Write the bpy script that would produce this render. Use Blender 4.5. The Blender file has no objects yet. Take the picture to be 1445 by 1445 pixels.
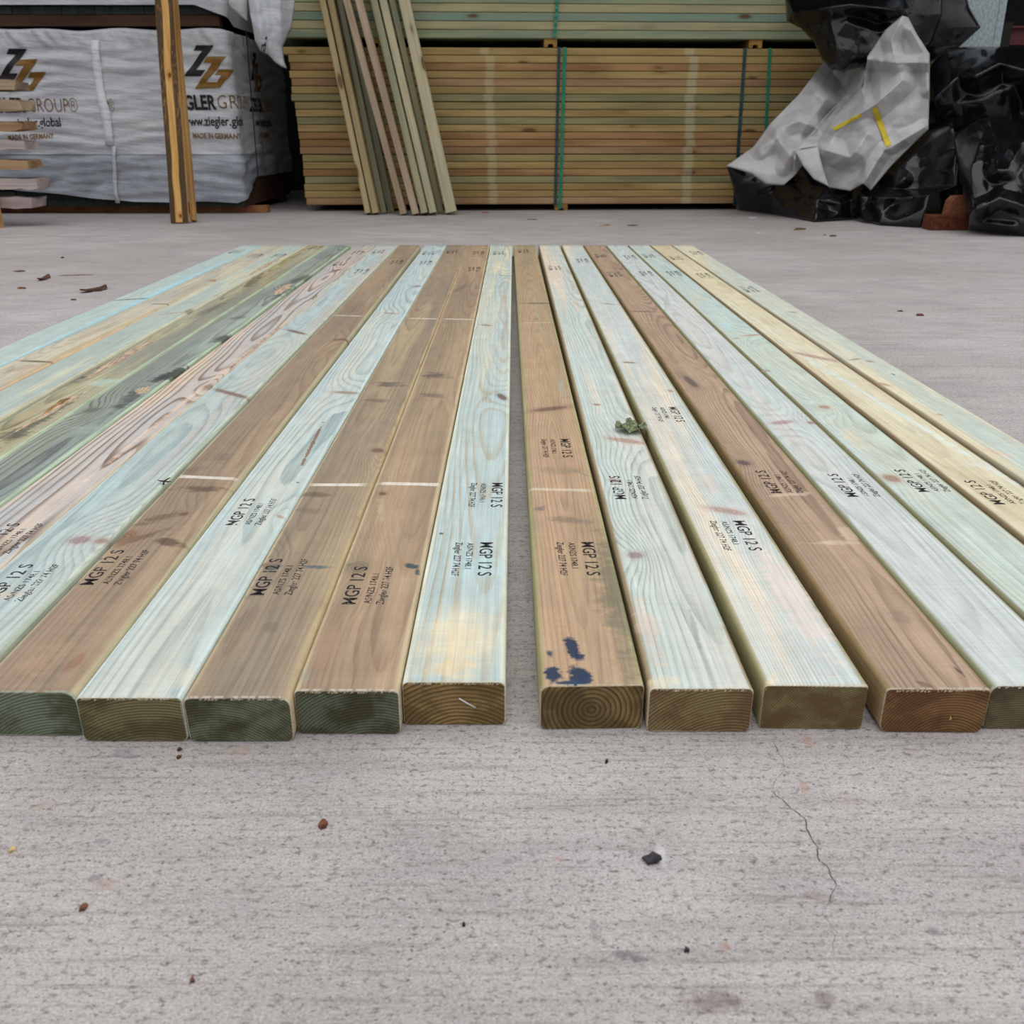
import bpy, math, random
from mathutils import Vector, Matrix, noise as mnoise

# ------------------------------------------------------------------ camera, sky, exposure
SC = bpy.context.scene
COL = SC.collection
PITCH = math.radians(22.76)
FPX = 1280.0
HC = 0.486
cam_d = bpy.data.cameras.new('camera')
cam_d.sensor_width = 36.0
cam_d.lens = FPX / 1445.0 * 36.0
cam_d.clip_start = 0.02
cam_d.clip_end = 200
cam_d.dof.use_dof = True
cam_d.dof.focus_distance = 1.25
cam_d.dof.aperture_fstop = 13.0
cam = bpy.data.objects.new('camera', cam_d)
COL.objects.link(cam)
cam.location = (0, 0, HC)
cam.rotation_euler = (math.pi / 2 - PITCH, 0, 0)
SC.camera = cam

SC.view_settings.view_transform = 'Standard'
SC.view_settings.look = 'None'
SC.view_settings.gamma = 1.0
SC.view_settings.use_curve_mapping = False
SC.view_settings.exposure = 0.0

world = bpy.data.worlds.new('overcast_sky')
SC.world = world
world.use_nodes = True
wt = world.node_tree
for n in list(wt.nodes):
    wt.nodes.remove(n)
wo = wt.nodes.new('ShaderNodeOutputWorld')
wb = wt.nodes.new('ShaderNodeBackground')
wc = wt.nodes.new('ShaderNodeTexCoord')
ws = wt.nodes.new('ShaderNodeSeparateXYZ')
wr = wt.nodes.new('ShaderNodeValToRGB')
wt.links.new(wc.outputs['Generated'], ws.inputs[0])
wt.links.new(ws.outputs['Z'], wr.inputs[0])
el = wr.color_ramp.elements
el[0].position = 0.0; el[0].color = (0.10, 0.10, 0.105, 1)
el[1].position = 1.0; el[1].color = (1.06, 1.05, 1.05, 1)
e = el.new(0.12); e.color = (0.30, 0.305, 0.32, 1)
e = el.new(0.5); e.color = (0.94, 0.945, 0.97, 1)
wt.links.new(wr.outputs[0], wb.inputs[0])
wb.inputs[1].default_value = 1.2
wt.links.new(wb.outputs[0], wo.inputs[0])

sun_d = bpy.data.lights.new('soft_daylight', 'SUN')
sun_d.energy = 0.55
sun_d.angle = math.radians(60)
sun_d.color = (1.0, 0.99, 0.97)
sun = bpy.data.objects.new('soft_daylight', sun_d)
COL.objects.link(sun)
sun.rotation_euler = (math.radians(8), math.radians(10), 0)

# ------------------------------------------------------------------ measuring helpers
_F = Vector((0, math.cos(PITCH), -math.sin(PITCH)))
_U = Vector((0, math.sin(PITCH), math.cos(PITCH)))
_R = Vector((1, 0, 0))
CAMP = Vector((0, 0, HC))
def ray(x, y):
    return _F + _R * ((x - 722.5) / FPX) - _U * ((y - 722.5) / FPX)
def on_z(x, y, z):
    r = ray(x, y); return CAMP + r * ((z - HC) / r.z)
def on_y(x, y, Y):
    r = ray(x, y); return CAMP + r * (Y / r.y)

def lin(c):
    def f(v):
        v /= 255.0
        return v / 12.92 if v <= 0.04045 else ((v + 0.055) / 1.055) ** 2.4
    return tuple(f(v) for v in c[:3]) + (1.0,)

def tag(o, label=None, cat=None, group=None, kind=None):
    if label: o['label'] = label
    if cat: o['category'] = cat
    if group: o['group'] = group
    if kind: o['kind'] = kind
    return o

class MB:
    """collects verts and faces, links them as one mesh object"""
    def __init__(self): self.v = []; self.f = []
    def add(self, vs, fs):
        o = len(self.v); self.v += [tuple(p) for p in vs]
        self.f += [tuple(i + o for i in q) for q in fs]
    def box(self, c, s, M=None, bev=0.0):
        """box of full size s about c; chamfered when bev > 0"""
        hx, hy, hz = s[0] / 2, s[1] / 2, s[2] / 2
        M = M or Matrix.Identity(3); c = Vector(c)
        if bev <= 0:
            vs = [c + M @ Vector((x, y, z)) for x in (-hx, hx) for y in (-hy, hy) for z in (-hz, hz)]
            self.add(vs, [(0, 1, 3, 2), (4, 6, 7, 5), (0, 4, 5, 1), (2, 3, 7, 6), (0, 2, 6, 4), (1, 5, 7, 3)])
        else:
            b = bev
            prof = [(-hx + b, -hz), (hx - b, -hz), (hx, -hz + b), (hx, hz - b), (hx - b, hz), (-hx + b, hz), (-hx, hz - b), (-hx, -hz + b)]
            rings = []
            for (yy, k) in ((-hy, 1), (-hy + b, 0), (hy - b, 0), (hy, 1)):
                rr = []
                for (x, z) in prof:
                    if k:
                        x = max(-hx + b, min(hx - b, x)) if abs(x) > hx - b else x
                        x = x * (hx - b * 0.7) / hx if False else x
                        z = max(-hz + b * .5, min(hz - b * .5, z))
                    rr.append(c + M @ Vector((x, yy, z)))
                rings.append(rr)
            self.loft(rings, True)
    def loft(self, rings, caps=True, closed=True):
        o = len(self.v); n = len(rings[0])
        for r in rings: self.v += [tuple(p) for p in r]
        for i in range(len(rings) - 1):
            for j in range(n if closed else n - 1):
                a = o + i * n + j; b = o + i * n + (j + 1) % n
                self.f.append((a, b, b + n, a + n))
        if caps:
            self.f.append(tuple(o + j for j in reversed(range(n))))
            self.f.append(tuple(o + (len(rings) - 1) * n + j for j in range(n)))
    def tube(self, pts, r, seg=6):
        pts = [Vector(p) for p in pts]; rings = []
        for i, p in enumerate(pts):
            d = (pts[min(i + 1, len(pts) - 1)] - pts[max(i - 1, 0)]).normalized()
            u = d.orthogonal().normalized(); w = d.cross(u)
            rr = r[i] if isinstance(r, (list, tuple)) else r
            rings.append([p + (u * math.cos(2 * math.pi * k / seg) + w * math.sin(2 * math.pi * k / seg)) * rr for k in range(seg)])
        self.loft(rings, True)
    def build(self, name, mat, parent=None, loc=None, smooth=False):
        if loc is not None:
            L = Vector(loc); vs = [tuple(Vector(p) - L) for p in self.v]
        else: vs = self.v
        me = bpy.data.meshes.new(name)
        me.from_pydata(vs, [], self.f); me.update()
        if smooth:
            for p in me.polygons: p.use_smooth = True
        o = bpy.data.objects.new(name, me)
        if mat: me.materials.append(mat)
        if loc is not None: o.location = loc
        COL.objects.link(o)
        if parent: o.parent = parent
        return o

def empty(name, loc=(0, 0, 0)):
    o = bpy.data.objects.new(name, None); o.location = loc
    o.empty_display_size = 0.05
    COL.objects.link(o); return o

# ------------------------------------------------------------------ node expressions
class T:
    tree = None
class S:
    def __init__(self, s): self.s = s
    def __add__(a, b): return mn('ADD', a, b)
    def __radd__(a, b): return mn('ADD', b, a)
    def __sub__(a, b): return mn('SUBTRACT', a, b)
    def __rsub__(a, b): return mn('SUBTRACT', b, a)
    def __mul__(a, b): return mn('MULTIPLY', a, b)
    def __rmul__(a, b): return mn('MULTIPLY', b, a)
    def __truediv__(a, b): return mn('DIVIDE', a, b)
def put(inp, v):
    if isinstance(v, S): T.tree.links.new(v.s, inp)
    elif isinstance(v, (tuple, list)):
        inp.default_value = tuple(v)[:len(inp.default_value)] if hasattr(inp.default_value, '__len__') else v[0]
    else: inp.default_value = v
def mn(op, *a):
    n = T.tree.nodes.new('ShaderNodeMath'); n.operation = op
    for i, v in enumerate(a): put(n.inputs[i], v)
    return S(n.outputs[0])
def sstep(v, lo, hi, a=0.0, b=1.0, smooth=True):
    n = T.tree.nodes.new('ShaderNodeMapRange')
    n.interpolation_type = 'SMOOTHSTEP' if smooth else 'LINEAR'
    put(n.inputs['Value'], v); put(n.inputs['From Min'], lo); put(n.inputs['From Max'], hi)
    n.inputs['To Min'].default_value = a; n.inputs['To Max'].default_value = b
    return S(n.outputs[0])
def xyz(x, y, z):
    n = T.tree.nodes.new('ShaderNodeCombineXYZ')
    for i, v in enumerate((x, y, z)): put(n.inputs[i], v)
    return S(n.outputs[0])
def noise(vec, scale=1.0, detail=2.0, rough=0.5, color=False):
    n = T.tree.nodes.new('ShaderNodeTexNoise')
    put(n.inputs['Vector'], vec); n.inputs['Scale'].default_value = scale
    n.inputs['Detail'].default_value = detail; n.inputs['Roughness'].default_value = rough
    return S(n.outputs['Color' if color else 'Fac'])
def mix(f, a, b, mode='MIX'):
    n = T.tree.nodes.new('ShaderNodeMix'); n.data_type = 'RGBA'; n.blend_type = mode
    put(n.inputs[0], f); put(n.inputs[6], a); put(n.inputs[7], b)
    return S(n.outputs[2])
def coords(kind='Object'):
    n = T.tree.nodes.new('ShaderNodeTexCoord')
    s = T.tree.nodes.new('ShaderNodeSeparateXYZ'); T.tree.links.new(n.outputs[kind], s.inputs[0])
    return S(n.outputs[kind]), S(s.outputs[0]), S(s.outputs[1]), S(s.outputs[2])
def obj_random():
    return S(T.tree.nodes.new('ShaderNodeObjectInfo').outputs['Random'])
def new_mat(name):
    m = bpy.data.materials.new(name); m.use_nodes = True; T.tree = m.node_tree
    b = [n for n in m.node_tree.nodes if n.type == 'BSDF_PRINCIPLED'][0]
    return m, b
def bump(b, h, strength=0.3, dist=0.001):
    n = T.tree.nodes.new('ShaderNodeBump'); n.inputs['Strength'].default_value = strength
    n.inputs['Distance'].default_value = dist; put(n.inputs['Height'], h)
    T.tree.links.new(n.outputs[0], b.inputs['Normal'])
def finish(b, col, rough=0.6, spec=0.3):
    put(b.inputs['Base Color'], col); put(b.inputs['Roughness'], rough)
    put(b.inputs['Specular IOR Level'], spec)

def ds(c, k=0.80, m=0.97):
    g = 0.3 * c[0] + 0.6 * c[1] + 0.1 * c[2]
    return tuple((g + (v - g) * k) * m for v in c)

def ring_wood(name, seed, a, b, c, late, ls=0.5, sp=0.004, pith=(0.0, -0.05), drift=(0.004, 0.01), wob=0.012,
              side=None, end=((120, 106, 66), (82, 72, 40)), endrim=(205, 196, 178), knots=(), spots=(), side_amt=0.8,
              rough=0.62, endbias=0.5, fine=0.0014, bold=0.0):
    """solid softwood: growth rings about a wandering pith, warped round the knots; y runs along the piece, its cut end is y = 0"""
    a, b, c = [tuple(v * w for v, w in zip(ds(q, .75, 1.04), (1.0, .99, .95))) if q[0] > q[2] + 22 else ds(q, .64, .96) for q in (a, b, c)]
    late = ds(late, .85, .9)
    end = (ds(end[0], .76, 1.02), ds(end[1], .76, 1.0))
    m, bs = new_mat(name)
    vec, x, y, z = coords()
    o1, o2, o3 = seed * 7.31, seed * 3.17, seed * 1.93
    n1 = noise(xyz(x * 4.0 + o1, y * 1.1 + o2, z * 4.0 + o3), 1.0, 2.0, 0.5)
    n2 = noise(xyz(x * 4.0 + o2, y * 0.9 + o3, z * 4.0 + o1), 1.0, 2.0, 0.5)
    px = pith[0] + drift[0] * y + (n1 - 0.5) * wob * 2.0
    pz = pith[1] + drift[1] * y + (n2 - 0.5) * wob * 2.6
    dx, dz = x - px, z - pz
    r = mn('SQRT', dx * dx + dz * dz)
    nf = noise(xyz(x * 60.0 + o3, y * 5.0 + o1, z * 60.0), 1.0, 3.0, 0.6)
    r = r + (nf - 0.5) * fine
    kcol = []
    for (kx, ky, ra, rb, rot, kc, amp) in knots:
        ca, sa = math.cos(rot), math.sin(rot)
        u = (x - kx) * ca + (y - ky) * sa
        v = (y - ky) * ca - (x - kx) * sa
        # grain swirls round the knot, stretched along the piece
        q = ((x - kx) / (ra * 1.1 + 0.012)) ; w = ((y - ky) / (ra * 2.0 + rb * 2.0 + 0.03))
        g = mn('EXPONENT', (q * q + w * w) * -1.0)
        r = r + g * amp
        d = mn('SQRT', (u * u) / (ra * ra) + (v * v) / (rb * rb)) + (nf - 0.5) * 0.7
        kcol.append((d, kc))
    ring = r / (sp * 0.72)
    fr = mn('FRACT', ring)
    lw = sstep(fr, 0.45, 0.88) * sstep(fr, 0.93, 1.0, 1.0, 0.0)
    rv = noise(xyz(mn('FLOOR', ring) * 1.7 + o1, 0.0, 0.0), 1.0, 1.0, 0.5)
    brk = noise(xyz(x * 330.0 + o3, y * 6.0 + o2, z * 330.0), 1.0, 3.0, 0.7)
    brk2 = noise(xyz(x * 9.0 + o1, y * 2.1 + o2, z * 9.0), 1.0, 2.0, 0.5)
    lw = lw * (rv * 0.9 + 0.3) * sstep(brk, 0.28, 0.62, 0.35 + bold * .5, 1.15) * sstep(brk2, 0.3, 0.65, 0.45 + bold * .5, 1.1)
    patch = sstep(noise(xyz(x * 14.0 + o2, y * 1.3 + o3, z * 8.0), 1.0, 4.0, 0.6), 0.40, 0.60)
    patch2 = sstep(noise(xyz(x * 16.0 + o3, y * 0.8 + o1, z * 8.0), 1.0, 3.0, 0.55), 0.50, 0.66)
    col = mix(patch, lin(a), lin(b))
    col = mix(patch2, col, lin(c))
    fib = noise(xyz(x * 700.0, y * 9.0 + o1, z * 700.0), 1.0, 2.0, 0.7)
    sm = noise(xyz(x * 9.0 + o1, y * 260.0, 0.0), 1.0, 2.0, 0.6)
    col = mix(lw * ls, col, lin(late))
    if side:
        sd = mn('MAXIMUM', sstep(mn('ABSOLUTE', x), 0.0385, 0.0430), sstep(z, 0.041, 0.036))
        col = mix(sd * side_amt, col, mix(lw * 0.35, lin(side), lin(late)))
    spn = noise(xyz(x * 34.0 + o1, y * 60.0 + o2, z * 30.0), 1.0, 4.0, 0.7)
    for (sx, sy, ra, rb, rot, scol, amt, hard) in spots:
        ca, sa = math.cos(rot), math.sin(rot)
        u = (x - sx) * ca + (y - sy) * sa
        v = (y - sy) * ca - (x - sx) * sa
        if hard >= 0.6 and abs(ca) > 0.8:        # a bar right across the piece
            d = mn('MAXIMUM', mn('ABSOLUTE', u / (ra * 1.15)), mn('ABSOLUTE', v / rb))
            f = sstep(d + (spn - 0.5) * 0.5 + (nf - 0.5) * 0.5, 1.0, hard)
        else:
            d = mn('SQRT', (u * u) / (ra * ra) + (v * v) / (rb * rb))
            f = sstep(d + (spn - 0.5) * (2.6 if rb < 0.04 else 0.9) + (nf - 0.5) * 0.5, 1.1, hard if rb < 0.04 else 0.1)
        col = mix(f * amt, col, lin(ds(scol, .85, 1.0)))
    for (d, kc) in kcol:
        kc2 = tuple(v * 0.62 for v in kc)
        kin = sstep(mn('FRACT', d * 3.1), 0.2, 0.9)
        kc, kc2 = ds(kc, .75), ds(kc2, .75)
        col = mix(sstep(d, 2.3, 1.0) * 0.30, col, lin(kc))
        col = mix(sstep(d, 1.35, 0.65) * 0.85, col, mix(kin * 0.6, lin(kc), lin(kc2)))
    fib2 = noise(xyz(x * 210.0 + o2, y * 2.6, z * 210.0 + o1), 1.0, 3.0, 0.65)
    dirt = noise(xyz(x * 30.0 + o3, y * 16.0 + o1, z * 20.0), 1.0, 4.0, 0.7)
    fm = fib * 0.46 + fib2 * 0.50 + sm * 0.20 + dirt * 0.40 + 0.22
    col = mix(1.0, col, xyz(fm, fm, fm), 'MULTIPLY')
    # cut end
    eg = sstep(fr, 0.25, 0.95)
    ep = sstep(noise(xyz(x * 22.0 + o1, y * 2.0, z * 30.0 + o3), 1.0, 3.0, 0.6), 0.46 - endbias * 0.12, 0.66 - endbias * 0.12)
    efi = noise(xyz(x * 900.0, 0.0, z * 900.0), 1.0, 1.0, 0.5)
    ecol = mix(ep, lin(end[0]), lin(end[1]))
    ecol = mix(eg * 0.95 * (rv + 0.3), ecol, lin(tuple(v * 0.55 for v in end[1])))
    em = efi * 1.1 + 0.45
    ecol = mix(1.0, ecol, xyz(em, em, em), 'MULTIPLY')
    ern = noise(xyz(x * 300.0 + o2, 0.0, z * 300.0), 1.0, 2.0, 0.6)
    rim = sstep(y, 0.0022, 0.0036, 1.0, 0.0) * sstep(ern, 0.38, 0.55)
    col = mix(rim * 0.65, col, lin(ds(endrim, .9, .95)))
    nv, nx_, ny_, nz_ = coords('Normal')
    ef = sstep(ny_, -0.6, -0.85)
    col = mix(ef, col, ecol)
    finish(bs, col, rough, 0.25)
    bump(bs, fib * 0.5 + lw * 0.5 + efi * 0.5 * ef, 0.25, 0.0008)
    return m

def plain_wood(name, a, b, late, knot=(95, 60, 38), seed=1.0, axis='x', mark=None, knots=1.0, lines=26.0, rough=0.65):
    """distant sawn pine: colour drift, grain lines along the piece, scattered knots; differs from piece to piece"""
    m, bs = new_mat(name)
    vec, x, y, z = coords()
    if axis == 'y': x, y = y, x
    if axis == 'z': x, z = z, x
    a, b, late = ds(a, .92, .88), ds(b, .92, .83), ds(late, .95, .8)
    rn = obj_random() * 37.0 + seed
    n = noise(xyz(x * 1.3 + rn, y * 9.0, z * 9.0 + rn), 1.0, 3.0, 0.55)
    col = mix(sstep(n, 0.38, 0.64), lin(a), lin(b))
    gl = noise(xyz(x * 2.0 + rn, y * lines * 4, z * lines * 4 + rn), 1.0, 3.0, 0.6)
    col = mix(sstep(gl, 0.5, 0.72) * 0.5, col, lin(late))
    if knots > 0:
        v = T.tree.nodes.new('ShaderNodeTexVoronoi'); v.feature = 'F1'
        put(v.inputs['Vector'], xyz(x * 2.9 + rn, y * 9.0, z * 9.0 + rn)); v.inputs['Scale'].default_value = 1.0
        d = S(v.outputs['Distance']); c = S(v.outputs['Color'])
        sp_ = T.tree.nodes.new('ShaderNodeSeparateColor'); put(sp_.inputs[0], c)
        keep = sstep(S(sp_.outputs[0]), 0.42, 0.46)
        halo = sstep(d + (gl - 0.5) * 0.1, 0.28, 0.06) * keep
        core = sstep(d, 0.16, 0.09) * keep
        col = mix(halo * 0.40 * knots, col, lin(late))
        col = mix(core * 0.85 * knots, col, lin(knot))
    if mark:
        for (mx, hw, mc, amt) in mark:
            f = sstep(mn('ABSOLUTE', x - mx) + (gl - 0.5) * 0.03, hw, hw * 0.5)
            col = mix(f * amt, col, lin(mc))
    finish(bs, col, rough, 0.2)
    bump(bs, gl, 0.2, 0.002)
    return m

def plain(name, c, rough=0.6, spec=0.3, var=0.12, scale=30.0, metallic=0.0, c2=None, bmp=0.0, bscale=None):
    m, bs = new_mat(name)
    vec, x, y, z = coords()
    n = noise(vec, scale, 4.0, 0.6)
    c2 = c2 or tuple(v * (1 - var) for v in c)
    finish(bs, mix(sstep(n, 0.35, 0.65), lin(c), lin(c2)), rough, spec)
    bs.inputs['Metallic'].default_value = metallic
    if bmp: bump(bs, noise(vec, bscale or scale * 3, 4.0, 0.6), bmp, 0.004)
    return m

# ------------------------------------------------------------------ lettering
_tc = {}
def text_mesh(body, bold=0.0):
    """flat letters, x from 0 to 1 over the whole line, capitals one unit of their own height"""
    k = (body, bold)
    if k in _tc: return _tc[k]
    cu = bpy.data.curves.new('lettering', 'FONT'); cu.body = body; cu.size = 1.0
    cu.offset = bold; cu.resolution_u = 3; cu.fill_mode = 'FRONT' if hasattr(cu, 'fill_mode') else cu.fill_mode
    ob = bpy.data.objects.new('lettering', cu); COL.objects.link(ob)
    dg = bpy.context.evaluated_depsgraph_get(); dg.update()
    me = bpy.data.meshes.new_from_object(ob.evaluated_get(dg))
    vs = [(v.co.x, v.co.y) for v in me.vertices]; fs = [tuple(p.vertices) for p in me.polygons]
    bpy.data.objects.remove(ob); bpy.data.curves.remove(cu); bpy.data.meshes.remove(me)
    x0 = min(v[0] for v in vs); x1 = max(v[0] for v in vs)
    cap = 0.70
    vs = [((v[0] - x0) / (x1 - x0), v[1] / cap) for v in vs]
    _tc[k] = (vs, fs, (x1 - x0) / cap)
    return _tc[k]

def put_text(mb, body, origin, right, up, length, cap, bold=0.0, warp=None):
    vs, fs, asp = text_mesh(body, bold)
    o, r, u = Vector(origin), Vector(right), Vector(up)
    pts = [o + r * (v[0] * length) + u * (v[1] * cap) for v in vs]
    if warp: pts = [warp(p) for p in pts]
    # face the reader
    mb.add(pts, fs)

# ------------------------------------------------------------------ the concrete floor
def make_floor():
    m, bs = new_mat('brushed_concrete')
    vec, x, y, z = coords()
    big = noise(xyz(x * 1.1, y * 1.4, 0.0), 1.0, 5.0, 0.6)
    med = noise(xyz(x * 5.0, y * 9.0, 3.0), 1.0, 4.0, 0.65)
    streak = noise(xyz(x * 7.0, y * 210.0, 1.0), 1.0, 4.0, 0.7)
    streak2 = noise(xyz(x * 2.5, y * 60.0, 5.0), 1.0, 3.0, 0.6)
    grit = noise(xyz(x * 520.0, y * 620.0, 0.0), 1.0, 3.0, 0.75)
    grit2 = noise(xyz(x * 130.0, y * 220.0, 2.0), 1.0, 4.0, 0.7)
    pit = noise(xyz(x * 240.0, y * 330.0, 7.0), 1.0, 2.0, 0.5)
    col = mix(sstep(big, 0.33, 0.67), lin((164, 158, 156)), lin((184, 179, 178)))
    col = mix(sstep(med, 0.40, 0.72) * 0.6, col, lin((152, 146, 147)))
    col = mix(sstep(streak2, 0.48, 0.72) * 0.45, col, lin((140, 134, 133)))
    col = mix(sstep(streak, 0.48, 0.74) * 0.62, col, lin((118, 112, 109)))
    col = mix(sstep(grit2, 0.52, 0.68) * 0.85, col, lin((104, 97, 95)))
    col = mix(sstep(grit2, 0.44, 0.24) * 0.45, col, lin((205, 200, 198)))
    gm = grit * 1.5 + 0.28
    col = mix(1.0, col, xyz(gm, gm, gm), 'MULTIPLY')
    speck = noise(xyz(x * 420.0, y * 640.0, 9.0), 1.0, 3.0, 0.7)
    col = mix(sstep(speck, 0.55, 0.68) * 0.62, col, lin((92, 85, 82)))
    col = mix(sstep(speck, 0.42, 0.30) * 0.5, col, lin((206, 200, 197)))
    pm = sstep(pit, 0.64, 0.72)
    col = mix(pm * 0.6, col, lin((66, 60, 58)))
    # rust and dark spills, each where it lies
    stains = [(1000, 1412, 0.020, 0.009, (100, 84, 78), .5), (1030, 1408, 0.008, 0.006, (104, 86, 80), .4),
              (1162, 1408, 0.008, 0.007, (94, 78, 74), .5), (884, 1347, 0.013, 0.004, (92, 92, 98), .6), (900, 1353, 0.009, 0.003, (88, 88, 94), .6),
              (1140, 1044, 0.006, 0.010, (168, 116, 92), .4), (1136, 1112, 0.004, 0.008, (166, 116, 96), .4),
              (1200, 1128, 0.006, 0.003, (160, 118, 102), .35), (1316, 1315, 0.005, 0.005, (98, 96, 104), .5), (1024, 1336, 0.004, 0.004, (158, 110, 84), .5),
              (152, 1248, 0.011, 0.006, (156, 126, 108), .4), (132, 1240, 0.005, 0.004, (100, 96, 102), .5), (145, 1186, 0.008, 0.003, (100, 100, 110), .5),
              (178, 1062, 0.012, 0.008, (112, 116, 124), .35), (338, 1060, 0.010, 0.010, (172, 146, 122), .35), (60, 1138, 0.006, 0.008, (162, 136, 116), .35),
              (788, 1212, 0.005, 0.003, (164, 132, 118), .5), (1150, 1265, 0.008, 0.008, (126, 110, 108), .35), (1290, 1058, 0.006, 0.003, (120, 104, 98), .4),
              (934, 1208, 0.004, 0.012, (200, 198, 200), .7), (750, 1204, 0.0025, 0.005, (120, 120, 130), .5), (717, 1216, 0.004, 0.003, (110, 108, 112), .5), (838, 1312, 0.003, 0.014, (122, 116, 118), .4)]
    wv = noise(xyz(x * 70.0, y * 90.0, 0.0), 1.0, 4.0, 0.7)
    for (sx, sy, ra, rb, c, amt) in stains:
        p = on_z(sx, sy, 0)
        d = mn('SQRT', ((x - p.x) * (x - p.x)) / (ra * ra) + ((y - p.y) * (y - p.y)) / (rb * rb)) + (wv - 0.5) * 2.2
        col = mix(sstep(d, 1.1, 0.35) * amt, col, lin(c))
    finish(bs, col, sstep(med, 0.3, 0.7, 0.62, 0.8), 0.3)
    h = streak * 0.5 + grit2 * 0.6 + grit * 0.5 - pm * 0.8
    bump(bs, h, 0.55, 0.0016)
    mb = MB()
    n = 24
    for j in range(n + 1):
        for i in range(n + 1):
            mb.v.append((-9 + 18 * i / n, -3 + 14 * j / n, 0.0))
    for j in range(n):
        for i in range(n):
            a = j * (n + 1) + i
            mb.f.append((a, a + 1, a + n + 2, a + n + 1))
    fl = mb.build('floor', m)
    tag(fl, kind='structure')
    # hairline crack: a thin dark groove of changing width
    ck = [(1090, 1045), (1103, 1069), (1108, 1085), (1095, 1100), (1089, 1115), (1103, 1128), (1118, 1141), (1134, 1154), (1141, 1173),
          (1153, 1194), (1155, 1212), (1168, 1222), (1174, 1238), (1181, 1249), (1171, 1268), (1161, 1289), (1172, 1305), (1178, 1320), (1174, 1346)]
    rng = random.Random(5)
    pts = []
    for a, b in zip(ck, ck[1:]):
        for k in range(4):
            t = k / 4
            pts.append((a[0] + (b[0] - a[0]) * t + rng.uniform(-1.5, 1.5), a[1] + (b[1] - a[1]) * t + rng.uniform(-1, 1)))
    cm = MB()
    vs = []
    for i, p in enumerate(pts):
        q = on_z(p[0], p[1], 0.0004)
        w = rng.uniform(0.0001, 0.0004) * (0.4 if i < 16 or i > 56 else 1)
        vs += [q + Vector((-w, 0, 0)), q + Vector((w, 0, 0))]
    cm.add(vs, [(2 * i, 2 * i + 1, 2 * i + 3, 2 * i + 2) for i in range(len(pts) - 1)])
    tag(cm.build('crack', plain('crack_dark', (52, 46, 44), 0.9, 0.1), fl), kind='structure')
make_floor()

# ------------------------------------------------------------------ shed behind: wall, and an unseen roof shaped to darken the stacks
def make_shed():
    wm = plain('dark_cladding', (40, 39, 39), 0.7, 0.2)
    w = MB(); w.box((0, 8.6, 1.5), (16, 0.1, 3.0)); tag(w.build('wall_back', wm), kind='structure')
    r = MB(); r.box((0, 7.15, 3.05), (16, 3.0, 0.1)); tag(r.build('unseen_roof', wm), kind='structure')
make_shed()

# ------------------------------------------------------------------ loose timbers on the floor
PW, PT = 0.090, 0.045
INK = None
def ink():
    global INK
    if INK: return INK
    m, bs = new_mat('stamp_ink')
    vec, x, y, z = coords()
    n = noise(vec, 260.0, 3.0, 0.7)
    n2 = noise(vec, 40.0, 2.0, 0.5)
    f = sstep(n * 0.55 + n2 * 0.45, 0.36, 0.47)
    finish(bs, lin((38, 35, 44)), 0.6, 0.2)
    tr = T.tree.nodes.new('ShaderNodeBsdfTransparent'); mx = T.tree.nodes.new('ShaderNodeMixShader')
    out = [q for q in T.tree.nodes if q.type == 'OUTPUT_MATERIAL'][0]
    put(mx.inputs[0], f * 0.85)
    T.tree.links.new(tr.outputs[0], mx.inputs[1]); T.tree.links.new(bs.outputs[0], mx.inputs[2])
    T.tree.links.new(mx.outputs[0], out.inputs[0])
    INK = m; return m

def stamp(parent, inv, p0, p1, name='grade_stamp', scale=1.0, L=None):
    """three printed lines; p0, p1 = the start and the end of the first line as seen on the timber's top"""
    a = inv @ on_z(p0[0], p0[1], PT); b = inv @ on_z(p1[0], p1[1], PT)
    d = b - a
    sgn = 1 if d.y > 0 else -1
    L = L or abs(d.y); r = Vector((0, sgn, 0)); u = Vector((-sgn, 0, 0))
    mb = MB(); z = PT + 0.00025
    o = Vector((a.x, a.y if L == abs(d.y) else (a.y + b.y) / 2 - sgn * L / 2, z))
    # keep the three lines within the top face
    span = 0.0445 * scale
    if sgn > 0: o.x = min(max(o.x, -0.036 + 0.013), 0.040 - span + 0.013)
    else: o.x = max(min(o.x, 0.036 - 0.013), -0.040 + span - 0.013)
    put_text(mb, 'MGP 12 S', o, r, u, L, 0.0148 * scale, 0.007)
    put_text(mb, 'AS/NZS 1748.1', o - u * 0.0150 * scale + r * L * 0.02, r, u, L * 0.78, 0.0072 * scale, 0.006)
    put_text(mb, 'Ziegler 227 74 H2F', o - u * 0.0285 * scale, r, u, L * 1.0, 0.0080 * scale, 0.006)
    return mb.build(name, ink(), parent)

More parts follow.
